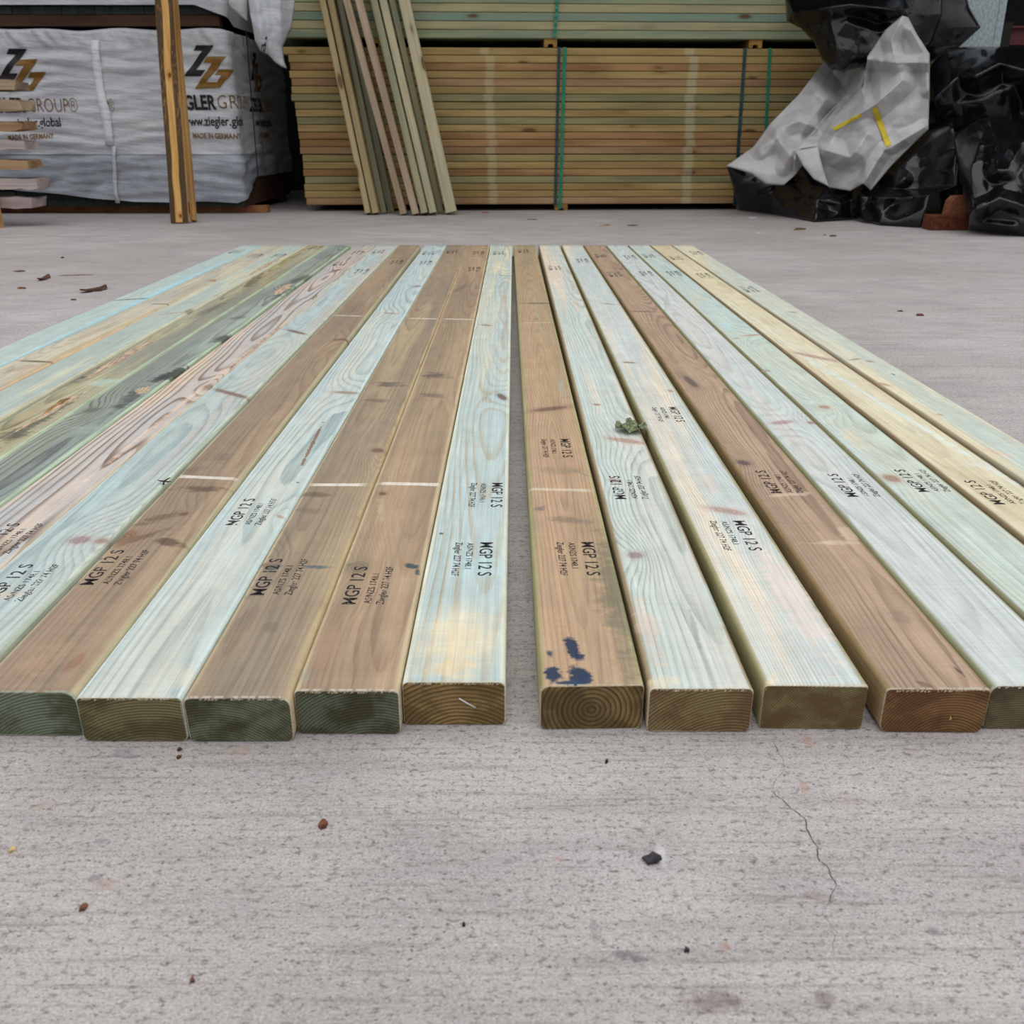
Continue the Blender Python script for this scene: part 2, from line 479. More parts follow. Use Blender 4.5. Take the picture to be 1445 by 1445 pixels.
BURR = plain('sawn_burr', (192, 178, 152), 0.8, 0.1)
def make_timber(spec):
    near, far, L = spec['near'], spec['far'], spec['L']
    d = Vector((far.x - near.x, far.y - near.y, 0)).normalized()
    M = Matrix(((d.y, d.x, 0, near.x), (-d.x, d.y, 0, near.y), (0, 0, 1, 0), (0, 0, 0, 1)))
    inv = M.inverted()
    def loc(px, py): return inv @ on_z(px, py, PT)
    def ell(t):
        x1, y1, x2, y2, hw = t[:5]
        a, b = loc(x1, y1), loc(x2, y2)
        c = (a + b) / 2; e = b - a
        return c.x, c.y, max(e.xy.length / 2, 0.003), hw, math.atan2(e.y, e.x)
    knots = [ell(k) + (k[5], k[6]) for k in spec.get('knots', ())]
    spots = [ell(k) + (k[5], k[6], k[7] if len(k) > 7 else 0.35) for k in spec.get('spots', ())]
    seed = spec['seed']; rng = random.Random(seed * 13 + 5)
    mat = ring_wood('timber_grain', seed, spec['a'], spec['b'], spec['c'], spec['late'], spec.get('ls', 0.45), spec.get('sp', 0.004),
                    spec.get('pith', (0.0, -0.05)), spec.get('drift', (0.003, 0.008)), spec.get('wob', 0.012), spec.get('side'),
                    spec.get('end', ((120, 106, 66), (82, 72, 40))), spec.get('endrim', (205, 196, 178)), knots, spots,
                    spec.get('side_amt', 0.8), endbias=spec.get('endbias', 0.5), fine=spec.get('fine', 0.0014), bold=spec.get('bold', 0.0))
    # rounded section; the four corner radii drift along the piece
    rad = spec.get('rad', (0.0045, 0.0045, 0.005, 0.005))   # top left, top right, bottom right, bottom left
    N = 64; rings = []
    ys = [0.0, 0.0015] + [L * (i / N) ** 1.25 for i in range(1, N)] + [L - 0.001, L]
    cut = [rng.uniform(-0.0012, 0.0012) for _ in range(3)]
    for i, yy in enumerate(ys):
        ring = []
        inset = 0.0012 if i in (0, len(ys) - 1) else 0.0
        for ci, (cx, cz, a0) in enumerate(((-1, 1, 180), (1, 1, 90), (1, -1, 0), (-1, -1, -90))):
            w = spec.get('wane', 0.0014)
            rr = rad[ci] + w * (mnoise.noise(Vector((yy * 5.0, ci * 9.1 + seed, 0.3))) + 0.5 * mnoise.noise(Vector((yy * 17.0, ci * 5.1 + seed, 1.3))))
            rr = max(0.0018, min(rr, 0.016))
            ox = cx * (PW / 2 - rr - inset); oz = PT / 2 + cz * (PT / 2 - rr - inset)
            for k in range(5):
                t = math.radians(a0 - k * 22.5)
                ring.append(Vector((ox + rr * math.cos(t), yy, oz + rr * math.sin(t))))
        if i == 0:
            ring = [p + Vector((0, cut[0] * p.x / PW * 2 + rng.uniform(-0.0003, 0.0003), 0)) for p in ring]
        rings.append(ring)
    mb = MB(); mb.loft(rings, True)
    root = empty('timber', (near.x, near.y, 0)); root.matrix_world = M
    tag(root, spec['label'], 'timber', 'loose framing timbers laid out side by side')
    bm = mb.build('timber_body', mat, root, smooth=True)
    me = bm.data
    for p in me.polygons:
        if len(p.vertices) > 4: p.use_smooth = False
    for st in spec.get('stamps', ()): stamp(root, inv, st[0], st[1], L=spec.get('SL'))
    for fx, fy in spec.get('farst', ()):
        c = inv @ on_z(fx, fy, PT)
        c0 = M @ Vector((c.x, c.y + 0.05, PT)); 
        mbs = MB(); z = PT + 0.0003
        s = rng.choice((-1, 1)); LL = 0.11
        o = Vector((max(-.03, min(.03, -0.008 * s)) , c.y - s * LL / 2, z)); r = Vector((0, s, 0)); u = Vector((-s, 0, 0))
        o.x = -0.016 * s
        put_text(mbs, 'MGP 12 S', o, r, u, LL, 0.0135, 0.010)
        put_text(mbs, 'AS/NZS 1748.1', o - u * 0.015, r, u, LL * 0.78, 0.0075, 0.012)
        put_text(mbs, 'Ziegler 227 74 H2F', o - u * 0.0285, r, u, LL, 0.0085, 0.012)
        mbs.build('grade_stamp', ink(), root)
    # torn fibres left by the saw along the near top edge
    nb = spec.get('burr', 0)
    if nb:
        b = MB()
        for k in range(nb * 2):
            x = rng.uniform(-PW / 2 + 0.006, PW / 2 - 0.006); h = rng.uniform(0.0004, 0.0022); w = rng.uniform(0.0006, 0.0018)
            y0 = rng.uniform(-0.0015, 0.0015)
            b.add([(x - w, y0, PT - 0.002), (x + w, y0 + 0.001, PT - 0.002), (x, y0 + 0.003, PT - 0.0016), (x + rng.uniform(-w, w), y0 - rng.uniform(0, .0015), PT - 0.0008 + h * 0.6)],
                  [(0, 1, 3), (1, 2, 3), (2, 0, 3), (0, 2, 1)])
        b.build('saw_burr', BURR, root)
    # splintered slivers standing proud of the top
    for (x1, y1, x2, y2, w, h, c) in spec.get('slivers', ()):
        a, q = loc(x1, y1), loc(x2, y2)
        lm = 0.0445 - w * 1.5
        a.x = max(-lm, min(lm, a.x)); q.x = max(-lm, min(lm, q.x))
        sm = sliver_mat(c); b = MB(); n = 9; rings = []
        e = (q - a); nn = Vector((-e.y, e.x, 0)).normalized()
        for i in range(n):
            t = i / (n - 1); p = a + e * t
            ww = w * (math.sin(math.pi * (0.08 + 0.84 * t)) ** 0.7) * rng.uniform(0.7, 1.2)
            hh = h * math.sin(math.pi * (0.1 + 0.8 * t)) * rng.uniform(0.7, 1.2)
            j = nn * rng.uniform(-w * .3, w * .3)
            z = Vector((0, 0, PT - 0.001))
            rings.append([p + j + nn * ww + z - Vector((0, 0, PT)), p + j + nn * ww * .3 + z + Vector((0, 0, hh - PT)), p + j - nn * ww * .5 + z + Vector((0, 0, hh * .7 - PT)), p + j - nn * ww + z - Vector((0, 0, PT))])
        rings = [[Vector((v.x, v.y, v.z + PT - (0 if a.z == 0 else a.z - PT) - 0.0)) if False else Vector((v.x, v.y, v.z)) for v in r] for r in rings]
        b.loft(rings, True)
        b.build('torn_splinter', sm, root)
    return root, inv
_sl = {}
def sliver_mat(c):
    if c not in _sl:
        m, bs = new_mat('torn_fibre')
        vec, x, y, z = coords()
        n = noise(xyz(x * 300.0, y * 30.0, z * 300.0), 1.0, 3.0, 0.6)
        finish(bs, mix(sstep(n, 0.35, 0.65), lin(c), lin(tuple(v * .72 for v in c))), 0.75, 0.2)
        _sl[c] = m
    return _sl[c]

YF = on_z(700, 346, PT).y
YN = on_z(700, 968, PT).y
def line_pt(P, Q, Y):
    a, b = on_z(P[0], P[1], PT), on_z(Q[0], Q[1], PT)
    t = (Y - a.y) / (b.y - a.y); return a + (b - a) * t
def place(spec):
    if 'nc' in spec:
        n = on_z(spec['nc'][0], spec['nc'][1], PT); f = on_z(spec['fc'], 346, PT)
    else:
        s, P, Q = spec['edge']            # +1: a right edge, -1: a left edge
        n = line_pt(P, Q, spec.get('yn', YN)); f = line_pt(P, Q, YF)
        n.x -= s * PW / 2 ; f.x -= s * PW / 2
    for q, k in ((n, 'n'), (f, 'f')):
        pr = spec.get('beside')
        if pr:
            o = PREV[pr[0]]['near' if k == 'n' else 'far']; lim = o.x + pr[1] * 0.0912
            if (q.x - lim) * pr[1] < 0: q.x = lim
    n.z = f.z = 0
    spec['near'], spec['far'] = n, f; spec['L'] = (f - n).length
    return spec

PREV = {}

WHITE = (222, 212, 196)
MUD = (84, 66, 52); SOOT = (62, 60, 58); TEAL = (38, 72, 84)
PINK = (190, 150, 138); KBR = (132, 92, 70)
G1 = ((118, 112, 70), (86, 80, 44)); G2 = ((92, 100, 82), (64, 70, 46)); G3 = ((146, 112, 62), (112, 78, 38))
SPECS = [
 # ---- left group, outermost first
 dict(label='pale aqua timber with a blue edge, outermost on the left side of the row', seed=1, edge=(1, (372, 346), (0, 522)),
      a=(172, 200, 194), b=(182, 204, 190), c=(166, 196, 198), late=(150, 178, 172), ls=.35, side=(160, 202, 214), pith=(.02, -.11),
      spots=[(352, 352, -30, 530, .020, (158, 204, 216), .75, .1)], knots=[(160, 424, 205, 421, .006, (120, 98, 84), .004), (205, 421, 199, 422, .004, (110, 86, 70), .0)], farst=[(333, 355)]),
 dict(label='tan streaked timber just inside the outermost aqua one at left', seed=2, edge=(1, (404, 346), (0, 549)),
      a=(190, 184, 164), b=(178, 178, 162), c=(186, 164, 128), late=(150, 132, 108), ls=.45, side=(212, 192, 162), pith=(-.02, -.06), rad=(.0045, .008, .005, .005),
      spots=[(300, 392, 240, 420, .014, (172, 150, 120), .5), (190, 445, 60, 500, .013, (164, 146, 120), .6), (60, 512, 0, 528, .02, (168, 144, 114), .6)],
      knots=[(30, 509, 72, 511, .006, (120, 92, 70), .006), (216, 429, 240, 429, .005, (110, 88, 72), .005), (296, 395, 304, 396, .012, (176, 128, 88), .006)], farst=[(353, 361)]),
 dict(label='pale green timber third from the left edge with a creamy arris', seed=3, edge=(1, (435, 346), (0, 590)),
      a=(180, 196, 178), b=(170, 190, 178), c=(196, 196, 172), late=(146, 158, 138), ls=.4, side=(216, 206, 176), pith=(.01, -.08), rad=(.0045, .008, .005, .005),
      spots=[(430, 352, 380, 372, .012, (216, 186, 140), .5)], knots=[(225, 444, 262, 440, .006, (190, 160, 140), .006), (262, 441, 270, 436, .008, (168, 150, 120), .004)], farst=[(396, 361)],
      slivers=[(366, 392, 398, 364, .010, .006, (204, 180, 154))]),
 dict(label='dark mould-stained timber with a long torn split, fourth from left', seed=4, edge=(1, (466, 346), (0, 656)),
      a=(170, 166, 136), b=(150, 152, 128), c=(164, 152, 114), late=(70, 72, 60), ls=.75, side=(184, 204, 176), pith=(-.03, -.05), sp=.0034,
      spots=[(160, 500, 60, 560, .02, (52, 52, 46), .8), (110, 560, 0, 630, .012, (60, 60, 54), .7), (330, 420, 260, 455, .02, (84, 84, 70), .6), (370, 385, 345, 410, .02, (92, 80, 62), .7),
             (175, 538, 120, 542, .03, (170, 200, 190), .5), (40, 600, 0, 625, .03, (90, 86, 70), .6), (340, 425, 330, 440, .012, (150, 120, 80), .6)],
      slivers=[(118, 534, 184, 482, .013, .006, (204, 180, 154)), (20, 610, 122, 552, .008, .005, (204, 180, 154)), (60, 588, 100, 562, .005, .009, (176, 136, 92))], farst=[(445, 350)]),
 dict(label='grey green timber blackened in patches, fifth from left', seed=5, edge=(1, (495, 346), (0, 715)),
      a=(160, 176, 160), b=(138, 152, 142), c=(148, 154, 128), late=(56, 62, 58), ls=.8, side=(188, 210, 180), pith=(.015, -.032), sp=.005, wob=.018,
      spots=[(270, 515, 205, 545, .022, (44, 44, 44), .85), (205, 545, 160, 580, .016, (60, 62, 58), .7), (330, 470, 300, 485, .02, (50, 54, 52), .8), (345, 445, 325, 452, .02, (80, 78, 74), .6), (440, 385, 400, 405, .025, (58, 66, 64), .75), (420, 400, 380, 425, .014, (60, 62, 60), .6), (150, 600, 100, 610, .03, (150, 170, 160), .5)],
      knots=[(140, 575, 120, 582, .012, (116, 120, 104), .014), (395, 411, 385, 410, .006, (170, 116, 90), .01)],
      slivers=[(400, 416, 428, 400, .016, .005, (204, 180, 154)), (198, 556, 222, 546, .014, .005, (204, 180, 154))]),
 dict(label='pinkish timber with bold wavy brown cathedral grain, sixth from left', seed=6, edge=(1, (531, 346), (0, 806)),
      a=(198, 186, 178), b=(180, 192, 194), c=(204, 182, 164), late=(128, 98, 78), ls=.9, bold=.9, side=(216, 200, 180), pith=(.022, -.026), sp=.0088, wob=.022, drift=(-.006, .018), fine=.002, rad=(.0045, .009, .005, .005),
      knots=[(290, 548, 302, 542, .012, (176, 138, 124), .016), (470, 383, 480, 380, .01, (150, 122, 110), .01)], spots=[(420, 440, 20, 760, .006, (222, 190, 160), .6)],
      stamps=[((-14, 780), (4, 740))], farst=[(499, 357), (486, 372)]),
 dict(label='light aqua timber crossed by two brown spike knots, seventh from left', seed=7, edge=(1, (562, 346), (0, 920)),
      a=(172, 200, 200), b=(186, 200, 190), c=(196, 188, 176), late=(124, 150, 148), ls=.55, side=(196, 206, 186), pith=(-.02, -.10),
      knots=[(303, 549, 350, 562, .007, (146, 112, 98), .006), (404, 465, 432, 472, .007, (140, 108, 92), .006), (98, 762, 128, 762, .010, (172, 138, 136), .010), (135, 763, 152, 764, .008, (184, 140, 124), .006)],
      spots=[(20, 830, 0, 850, .02, (200, 176, 150), .6)], stamps=[((-6, 846), (50, 799))], farst=[(538, 355), (506, 383)]),
 dict(label='brown timber with a teal mould blotch and cream right arris, eighth from left', seed=8, nc=(31, 977), fc=578,
      a=(146, 124, 104), b=(160, 136, 110), c=(138, 122, 106), late=(110, 88, 70), ls=.4, side=(206, 194, 160), pith=(.03, -.06), rad=(.005, .011, .005, .005), end=((112, 124, 100), (78, 84, 54)), endrim=(150, 170, 150),
      knots=[(150, 768, 190, 750, .016, (150, 106, 76), .006), (256, 724, 262, 727, .006, (126, 90, 62), .004), (470, 480, 492, 478, .008, (128, 96, 76), .006)],
      spots=[(250, 672, 338, 676, .0065, WHITE, .8, .6), (240, 690, 330, 690, .013, MUD, .7), (180, 745, 260, 720, .012, (96, 72, 54), .6), (228, 668, 300, 660, .02, (112, 94, 80), .5), (215, 760, 262, 770, .010, (82, 62, 48), .75), (150, 775, 240, 745, .008, (92, 66, 50), .6),
             (98, 826, 108, 818, .012, TEAL, .9), (130, 790, 142, 784, .010, (70, 92, 92), .8), (120, 920, 90, 950, .006, (140, 92, 64), .6), (475, 445, 512, 446, .007, WHITE, .7, .6), (500, 420, 490, 450, .03, (124, 106, 92), .4), (330, 640, 300, 650, .02, (120, 104, 92), .4), (96, 905, 20, 960, .02, (176, 142, 110), .5)],
      stamps=[((131, 826), (178, 776))], farst=[(557, 370)], burr=0),
 dict(label='pale blue timber between two brown ones, ninth from left', seed=9, nc=(182.5, 985), fc=615,
      a=(180, 205, 206), b=(192, 208, 200), c=(204, 208, 190), late=(120, 148, 150), ls=.6, side=(204, 222, 218), pith=(.02, -.09), end=((122, 112, 66), (92, 82, 44)),
      knots=[(470, 553, 505, 555, .008, (176, 146, 122), .008), (540, 441, 560, 443, .007, (178, 152, 132), .006), (584, 405, 592, 403, .008, (150, 116, 100), .006), (392, 730, 398, 728, .007, (196, 162, 140), .004)],
      spots=[(422, 664, 456, 596, .0028, (132, 94, 62), .85, .7), (420, 682, 421, 680, .003, (60, 46, 36), .8), (420, 520, 380, 600, .025, (204, 220, 214), .5), (270, 930, 250, 975, .02, (214, 206, 176), .5)],
      stamps=[((334, 742), (372, 703))], farst=[(605, 357), (597, 371)], burr=26),
 dict(label='brown timber with a white cross band, tenth from left', seed=10, nc=(337, 985), fc=645.5,
      a=(152, 132, 108), b=(140, 124, 108), c=(166, 146, 116), late=(116, 96, 80), ls=.4, side=(204, 184, 146), pith=(-.02, -.05), rad=(.005, .010, .006, .005), end=((104, 112, 84), (70, 70, 40)), endrim=(206, 200, 186), sp=.0036,
      knots=[(525, 637, 540, 634, .010, (132, 96, 76), .012), (372, 800, 380, 795, .01, (146, 118, 92), .010)],
      spots=[(436, 684, 515, 684, .0065, WHITE, .85, .6), (420, 697, 475, 699, .009, (104, 86, 70), .75), (415, 718, 455, 722, .010, (118, 102, 86), .6), (366, 803, 400, 798, .008, TEAL, .85), (420, 800, 470, 800, .005, (70, 96, 104), .8),
             (520, 540, 575, 545, .022, (92, 80, 76), .75), (510, 565, 560, 565, .016, (104, 90, 82), .6), (375, 880, 390, 890, .010, (118, 100, 86), .5), (575, 449, 618, 450, .006, WHITE, .75, .6), (605, 396, 640, 396, .008, (128, 118, 100), .5), (640, 366, 655, 366, .006, WHITE, .4)],
      stamps=[((371, 841), (411, 788))], farst=[(632, 355)], burr=34),
 dict(label='brown timber with a dark triangular teal stain, eleventh from left', seed=11, nc=(490, 975), fc=676,
      a=(160, 138, 110), b=(148, 126, 104), c=(172, 142, 114), late=(126, 92, 68), ls=.5, side=(200, 184, 150), pith=(.02, -.045), sp=.0038, end=((96, 104, 80), (66, 66, 38)), endrim=(208, 202, 188),
      knots=[(500, 810, 508, 792, .012, (150, 128, 96), .016), (535, 697, 545, 696, .006, (120, 96, 72), .008)],
      spots=[(536, 682, 622, 684, .0065, WHITE, .85, .6), (536, 700, 540, 740, .006, (186, 168, 130), .5), (568, 796, 592, 802, .007, TEAL, .9, .5), (588, 800, 590, 814, .004, TEAL, .8), (488, 798, 503, 796, .005, (50, 84, 96), .8),
             (592, 530, 640, 530, .028, (88, 78, 78), .75), (585, 555, 630, 560, .018, (104, 92, 86), .6), (636, 416, 660, 400, .012, (96, 90, 84), .5), (625, 450, 670, 451, .006, WHITE, .75, .6), (470, 880, 450, 960, .012, (180, 136, 108), .45), (662, 364, 690, 364, .006, WHITE, .4), (428, 940, 424, 970, .01, (140, 150, 130), .5)],
      stamps=[((501, 854), (523, 799))], farst=[(676, 357), (662, 380)], burr=38),
 dict(label='pale aqua and cream timber left of the wide gap', seed=12, nc=(640, 963), fc=707.5,
      a=(196, 208, 190), b=(178, 206, 204), c=(222, 206, 166), late=(190, 160, 110), ls=.65, side=(222, 226, 208), pith=(.012, -.03), sp=.0056, wob=.018, end=((150, 116, 60), (116, 88, 40)), endrim=(205, 190, 160), fine=.002,
      knots=[(704, 556, 712, 564, .006, (120, 92, 74), .012), (680, 458, 692, 460, .008, (168, 140, 118), .012), (704, 388, 724, 390, .006, (140, 150, 144), .006)],
      spots=[(650, 480, 640, 520, .012, (208, 182, 140), .6), (640, 800, 720, 800, .03, (172, 206, 210), .5), (560, 900, 730, 905, .085, (228, 210, 168), .75), (600, 940, 690, 940, .03, (226, 200, 150), .5), (700, 390, 724, 392, .004, (92, 122, 140), .6), (622, 754, 624, 752, .003, (70, 60, 48), .8)],
      stamps=[((697, 684), (690, 713)), ((678, 766), (675, 812))], farst=[(704, 357)], burr=30),
 # ---- right group
 dict(label='brown timber with blue paint daubs, right of the wide gap', seed=13, nc=(836, 968), fc=740,
      a=(172, 144, 110), b=(156, 136, 108), c=(180, 146, 116), late=(128, 104, 82), ls=.4, side=(168, 166, 120), pith=(.0, .020), sp=.0062, wob=.007, drift=(.0, .03), end=((132, 104, 52), (98, 76, 34)), endrim=(190, 180, 158), rad=(.007, .0035, .004, .006), endbias=.9,
      knots=[(752, 580, 800, 574, .010, (134, 100, 76), .010), (764, 428, 765, 427, .003, (120, 90, 70), .003), (740, 428, 780, 428, .008, (130, 108, 88), .004)],
      spots=[(744, 690, 832, 692, .0055, (206, 190, 166), .75, .6), (756, 715, 768, 720, .010, (112, 100, 104), .75), (770, 730, 840, 738, .012, (120, 108, 92), .6), (850, 740, 905, 965, .024, (120, 116, 90), .75), (760, 660, 830, 668, .020, (138, 122, 100), .5), (820, 670, 826, 668, .020, (126, 130, 100), .5),
             (804, 898, 812, 934, .0075, (30, 50, 80), .97, .6), (816, 920, 820, 932, .006, (30, 50, 80), .95, .5), (774, 916, 779, 930, .005, (36, 58, 88), .9, .5), (812, 938, 822, 968, .010, (30, 50, 80), .97, .6), (822, 950, 832, 968, .007, (34, 56, 86), .95, .5), (778, 940, 784, 968, .009, (32, 54, 84), .97, .6), (768, 962, 838, 966, .0045, (32, 60, 92), .97, .5), (726, 456, 780, 455, .005, WHITE, .35), (736, 395, 758, 396, .01, (120, 108, 92), .4), (788, 530, 796, 560, .008, (150, 170, 150), .6), (748, 400, 770, 480, .006, (150, 160, 140), .4)],
      stamps=[((790, 619), (795, 646)), ((820, 765), (830, 812))], farst=[(745, 354)], burr=0),
 dict(label='pale timber carrying the dried leaf, second right of the gap', seed=14, nc=(991, 972), fc=775,
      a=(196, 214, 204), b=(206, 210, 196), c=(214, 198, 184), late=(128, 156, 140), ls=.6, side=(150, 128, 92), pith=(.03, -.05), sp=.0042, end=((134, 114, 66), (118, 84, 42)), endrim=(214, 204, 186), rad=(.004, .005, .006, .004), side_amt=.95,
      knots=[(858, 618, 910, 626, .009, (198, 158, 140), .010), (888, 780, 905, 787, .009, (172, 140, 132), .012), (862, 676, 870, 680, .006, (170, 140, 128), .006), (838, 570, 846, 572, .005, (176, 134, 120), .004)],
      spots=[(900, 840, 930, 940, .012, (212, 184, 162), .55), (920, 950, 940, 975, .02, (220, 206, 170), .5), (970, 850, 990, 920, .003, (120, 140, 120), .5), (805, 420, 818, 440, .01, (216, 190, 158), .5), (1000, 800, 1040, 900, .02, (184, 208, 204), .5)],
      stamps=[((884, 704), (888, 672))], farst=[(791, 378)], burr=30),
 dict(label='pale timber with a pink knot, third right of the gap', seed=15, nc=(1153, 968), fc=807,
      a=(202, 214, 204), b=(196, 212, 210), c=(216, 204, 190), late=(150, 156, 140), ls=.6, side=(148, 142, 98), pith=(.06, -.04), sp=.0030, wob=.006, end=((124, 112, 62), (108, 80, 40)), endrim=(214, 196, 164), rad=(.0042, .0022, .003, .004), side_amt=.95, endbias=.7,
      knots=[(1000, 716, 1052, 726, .009, (196, 160, 148), .010), (880, 511, 896, 512, .006, (150, 128, 110), .008), (850, 428, 868, 430, .005, (170, 140, 120), .006), (944, 550, 948, 553, .004, (190, 150, 110), .003)],
      spots=[(1060, 760, 1190, 960, .024, (222, 202, 190), .6), (985, 660, 1010, 700, .015, (214, 194, 176), .5), (1080, 960, 1100, 965, .02, (224, 206, 170), .5)],
      stamps=[((942, 573), (956, 597)), ((1034, 735), (1063, 777))], farst=[(821, 368)], burr=0),
 dict(label='reddish brown timber with swirled grain, fourth right of the gap', seed=16, nc=(1326, 973), fc=838.5,
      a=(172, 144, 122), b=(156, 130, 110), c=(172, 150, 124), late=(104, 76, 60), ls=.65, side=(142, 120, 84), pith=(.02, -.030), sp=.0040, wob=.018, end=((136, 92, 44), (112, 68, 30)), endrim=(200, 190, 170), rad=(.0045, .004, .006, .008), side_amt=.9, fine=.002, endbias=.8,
      knots=[(965, 530, 985, 548, .008, (110, 88, 84), .016), (1042, 650, 1056, 656, .008, (104, 86, 84), .010), (884, 439, 926, 440, .006, (132, 104, 88), .004)],
      spots=[(1078, 700, 1150, 696, .008, (206, 182, 158), .6), (1130, 766, 1210, 766, .008, (204, 184, 156), .65), (1190, 740, 1205, 766, .012, (206, 186, 156), .5), (1345, 940, 1362, 955, .002, (84, 56, 54), .85), (1260, 860, 1280, 880, .01, (128, 110, 96), .4), (888, 454, 940, 455, .006, (196, 170, 150), .5), (840, 360, 860, 362, .03, (120, 100, 84), .4), (1290, 960, 1320, 972, .004, (86, 62, 48), .5)],
      stamps=[((1103, 695), (1076, 665))], farst=[(851, 361), (875, 387)], burr=34),
 dict(label='pale whitish timber fifth right of the gap, beside the reddish one', seed=17, edge=(1, (885, 346), (1445, 872)), 
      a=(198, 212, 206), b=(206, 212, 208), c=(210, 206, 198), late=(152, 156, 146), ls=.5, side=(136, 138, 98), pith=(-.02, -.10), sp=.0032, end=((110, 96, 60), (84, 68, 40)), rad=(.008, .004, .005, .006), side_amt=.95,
      knots=[(1088, 598, 1118, 594, .008, (190, 156, 152), .008), (1140, 597, 1150, 596, .006, (182, 140, 120), .006), (1022, 477, 1030, 478, .004, (190, 160, 150), .004)],
      spots=[(1060, 620, 1080, 640, .02, (180, 206, 206), .4)], stamps=[((1213, 702), (1171, 668))], farst=[(887, 363), (909, 386)], burr=12),
 dict(label='pale mint timber with one round knot, sixth right of the gap', seed=18, edge=(1, (916, 346), (1445, 766)),
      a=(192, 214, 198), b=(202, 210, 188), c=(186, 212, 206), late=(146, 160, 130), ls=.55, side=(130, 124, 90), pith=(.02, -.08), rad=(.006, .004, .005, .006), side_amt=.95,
      knots=[(1156, 575, 1170, 574, .010, (194, 152, 112), .012), (1050, 474, 1072, 472, .007, (196, 160, 144), .008), (1036, 478, 1042, 477, .005, (190, 150, 130), .004), (1250, 670, 1266, 680, .010, (182, 136, 112), .006), (1078, 522, 1086, 524, .006, (190, 170, 140), .004)],
      spots=[(1010, 450, 1040, 470, .015, (170, 212, 218), .5), (970, 410, 990, 440, .01, (206, 194, 158), .5), (1190, 600, 1220, 640, .014, (216, 202, 170), .5)],
      stamps=[((1313, 695), (1270, 662))], farst=[(924, 361), (951, 386)]),
 dict(label='tan timber with a pale right margin, seventh right of the gap', seed=19, edge=(1, (947, 346), (1445, 686)),
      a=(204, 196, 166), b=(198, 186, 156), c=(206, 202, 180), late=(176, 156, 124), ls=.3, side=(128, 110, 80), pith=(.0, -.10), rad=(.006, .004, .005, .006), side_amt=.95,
      knots=[(1120, 497, 1180, 510, .010, (202, 160, 138), .006)],
      spots=[(1110, 488, 1445, 690, .008, (206, 220, 214), .85), (1400, 660, 1380, 650, .05, (206, 210, 206), .5), (1045, 440, 1090, 445, .02, (206, 206, 194), .5), (1010, 395, 1030, 410, .02, (188, 184, 140), .6), (935, 350, 945, 352, .01, (206, 150, 120), .5)],
      stamps=[((1421, 713), (1380, 677))], farst=[(954, 364), (995, 389)]),
 dict(label='pale cream green timber outermost on the right side of the row', seed=20, edge=(1, (982, 350), (1445, 625)),
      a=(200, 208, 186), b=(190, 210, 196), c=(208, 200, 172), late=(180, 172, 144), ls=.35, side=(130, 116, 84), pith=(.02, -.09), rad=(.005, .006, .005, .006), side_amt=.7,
      knots=[(1222, 509, 1233, 511, .006, (186, 152, 120), .008), (1240, 540, 1256, 545, .006, (206, 160, 130), .005), (1322, 584, 1330, 586, .004, (196, 150, 120), .004), (1114, 440, 1124, 441, .008, (198, 156, 120), .005), (1200, 508, 1215, 506, .004, (170, 150, 130), .003)],
      spots=[(1380, 630, 1445, 650, .012, (216, 186, 148), .6), (1256, 526, 1264, 530, .003, (70, 60, 50), .8, .7), (1058, 404, 1066, 408, .016, (160, 200, 206), .6)], farst=[(977, 357), (1058, 408)]),
]
# measured from the middle outwards, so that neighbours stay clear of one another
for k in list(range(11, -1, -1)) + list(range(12, 20)):
    sp = SPECS[k]; sp['SL'] = 0.086
    if k not in (11, 12): sp['beside'] = (k + 1, -1) if k < 11 else (k - 1, 1)
    PREV[k] = place(sp)
TIMBERS = [make_timber(sp) for sp in SPECS]

# a bright staple in the end of the timber beside the gap
def staple():
    root, inv = TIMBERS[11]
    p = inv @ on_y(648, 985, root.location.y); q = inv @ on_y(671, 998, root.location.y)
    mb = MB(); mb.tube([(p.x, 0.0008, p.z), (p.x, -0.0006, p.z), ((p.x + q.x) / 2, -0.0009, (p.z + q.z) / 2), (q.x, -0.0006, q.z), (q.x, 0.0008, q.z)], 0.00065, 6)
    mb.build('staple', plain('white_metal', (226, 224, 220), 0.35, 0.6), root, smooth=True)
    root, inv = TIMBERS[15]
    p = inv @ on_y(1339, 1016, root.location.y)
    mb = MB(); mb.tube([(p.x, 0.0003, p.z), (p.x + .001, -0.001, p.z + .002), (p.x, -0.0006, p.z + .0045)], [0.0005, .0007, .0003], 5)
    mb.build('wood_sliver', sliver_mat((224, 196, 140)), root)
staple()

# ------------------------------------------------------------------ strapped board stacks at the back
MK = [(-0.81, 0.036, (206, 204, 170), .24), (0.48, 0.040, (206, 208, 178), .26)]
PAL = {
 'yellow': plain_wood('board_yellow', (196, 166, 104), (178, 148, 88), (150, 108, 52), seed=1.0, mark=MK),
 'olive': plain_wood('board_olive', (176, 156, 98), (160, 146, 94), (126, 106, 58), seed=2.0, mark=MK),
 'orange': plain_wood('board_orange', (190, 148, 94), (170, 126, 76), (130, 82, 40), seed=3.0, mark=MK),
 'pink': plain_wood('board_pink', (188, 152, 108), (172, 134, 92), (132, 90, 54), seed=4.0, mark=MK),
 'greygreen': plain_wood('board_greygreen', (164, 154, 106), (148, 144, 100), (112, 102, 66), seed=5.0, mark=MK),
 'mint': plain_wood('board_mint', (176, 180, 136), (150, 168, 138), (122, 116, 76), seed=6.0),
 'aqua': plain_wood('board_aqua', (140, 168, 148), (160, 174, 144), (98, 120, 100), seed=7.0),
 'cream': plain_wood('board_cream', (198, 186, 138), (176, 176, 134), (146, 122, 76), seed=8.0),
}
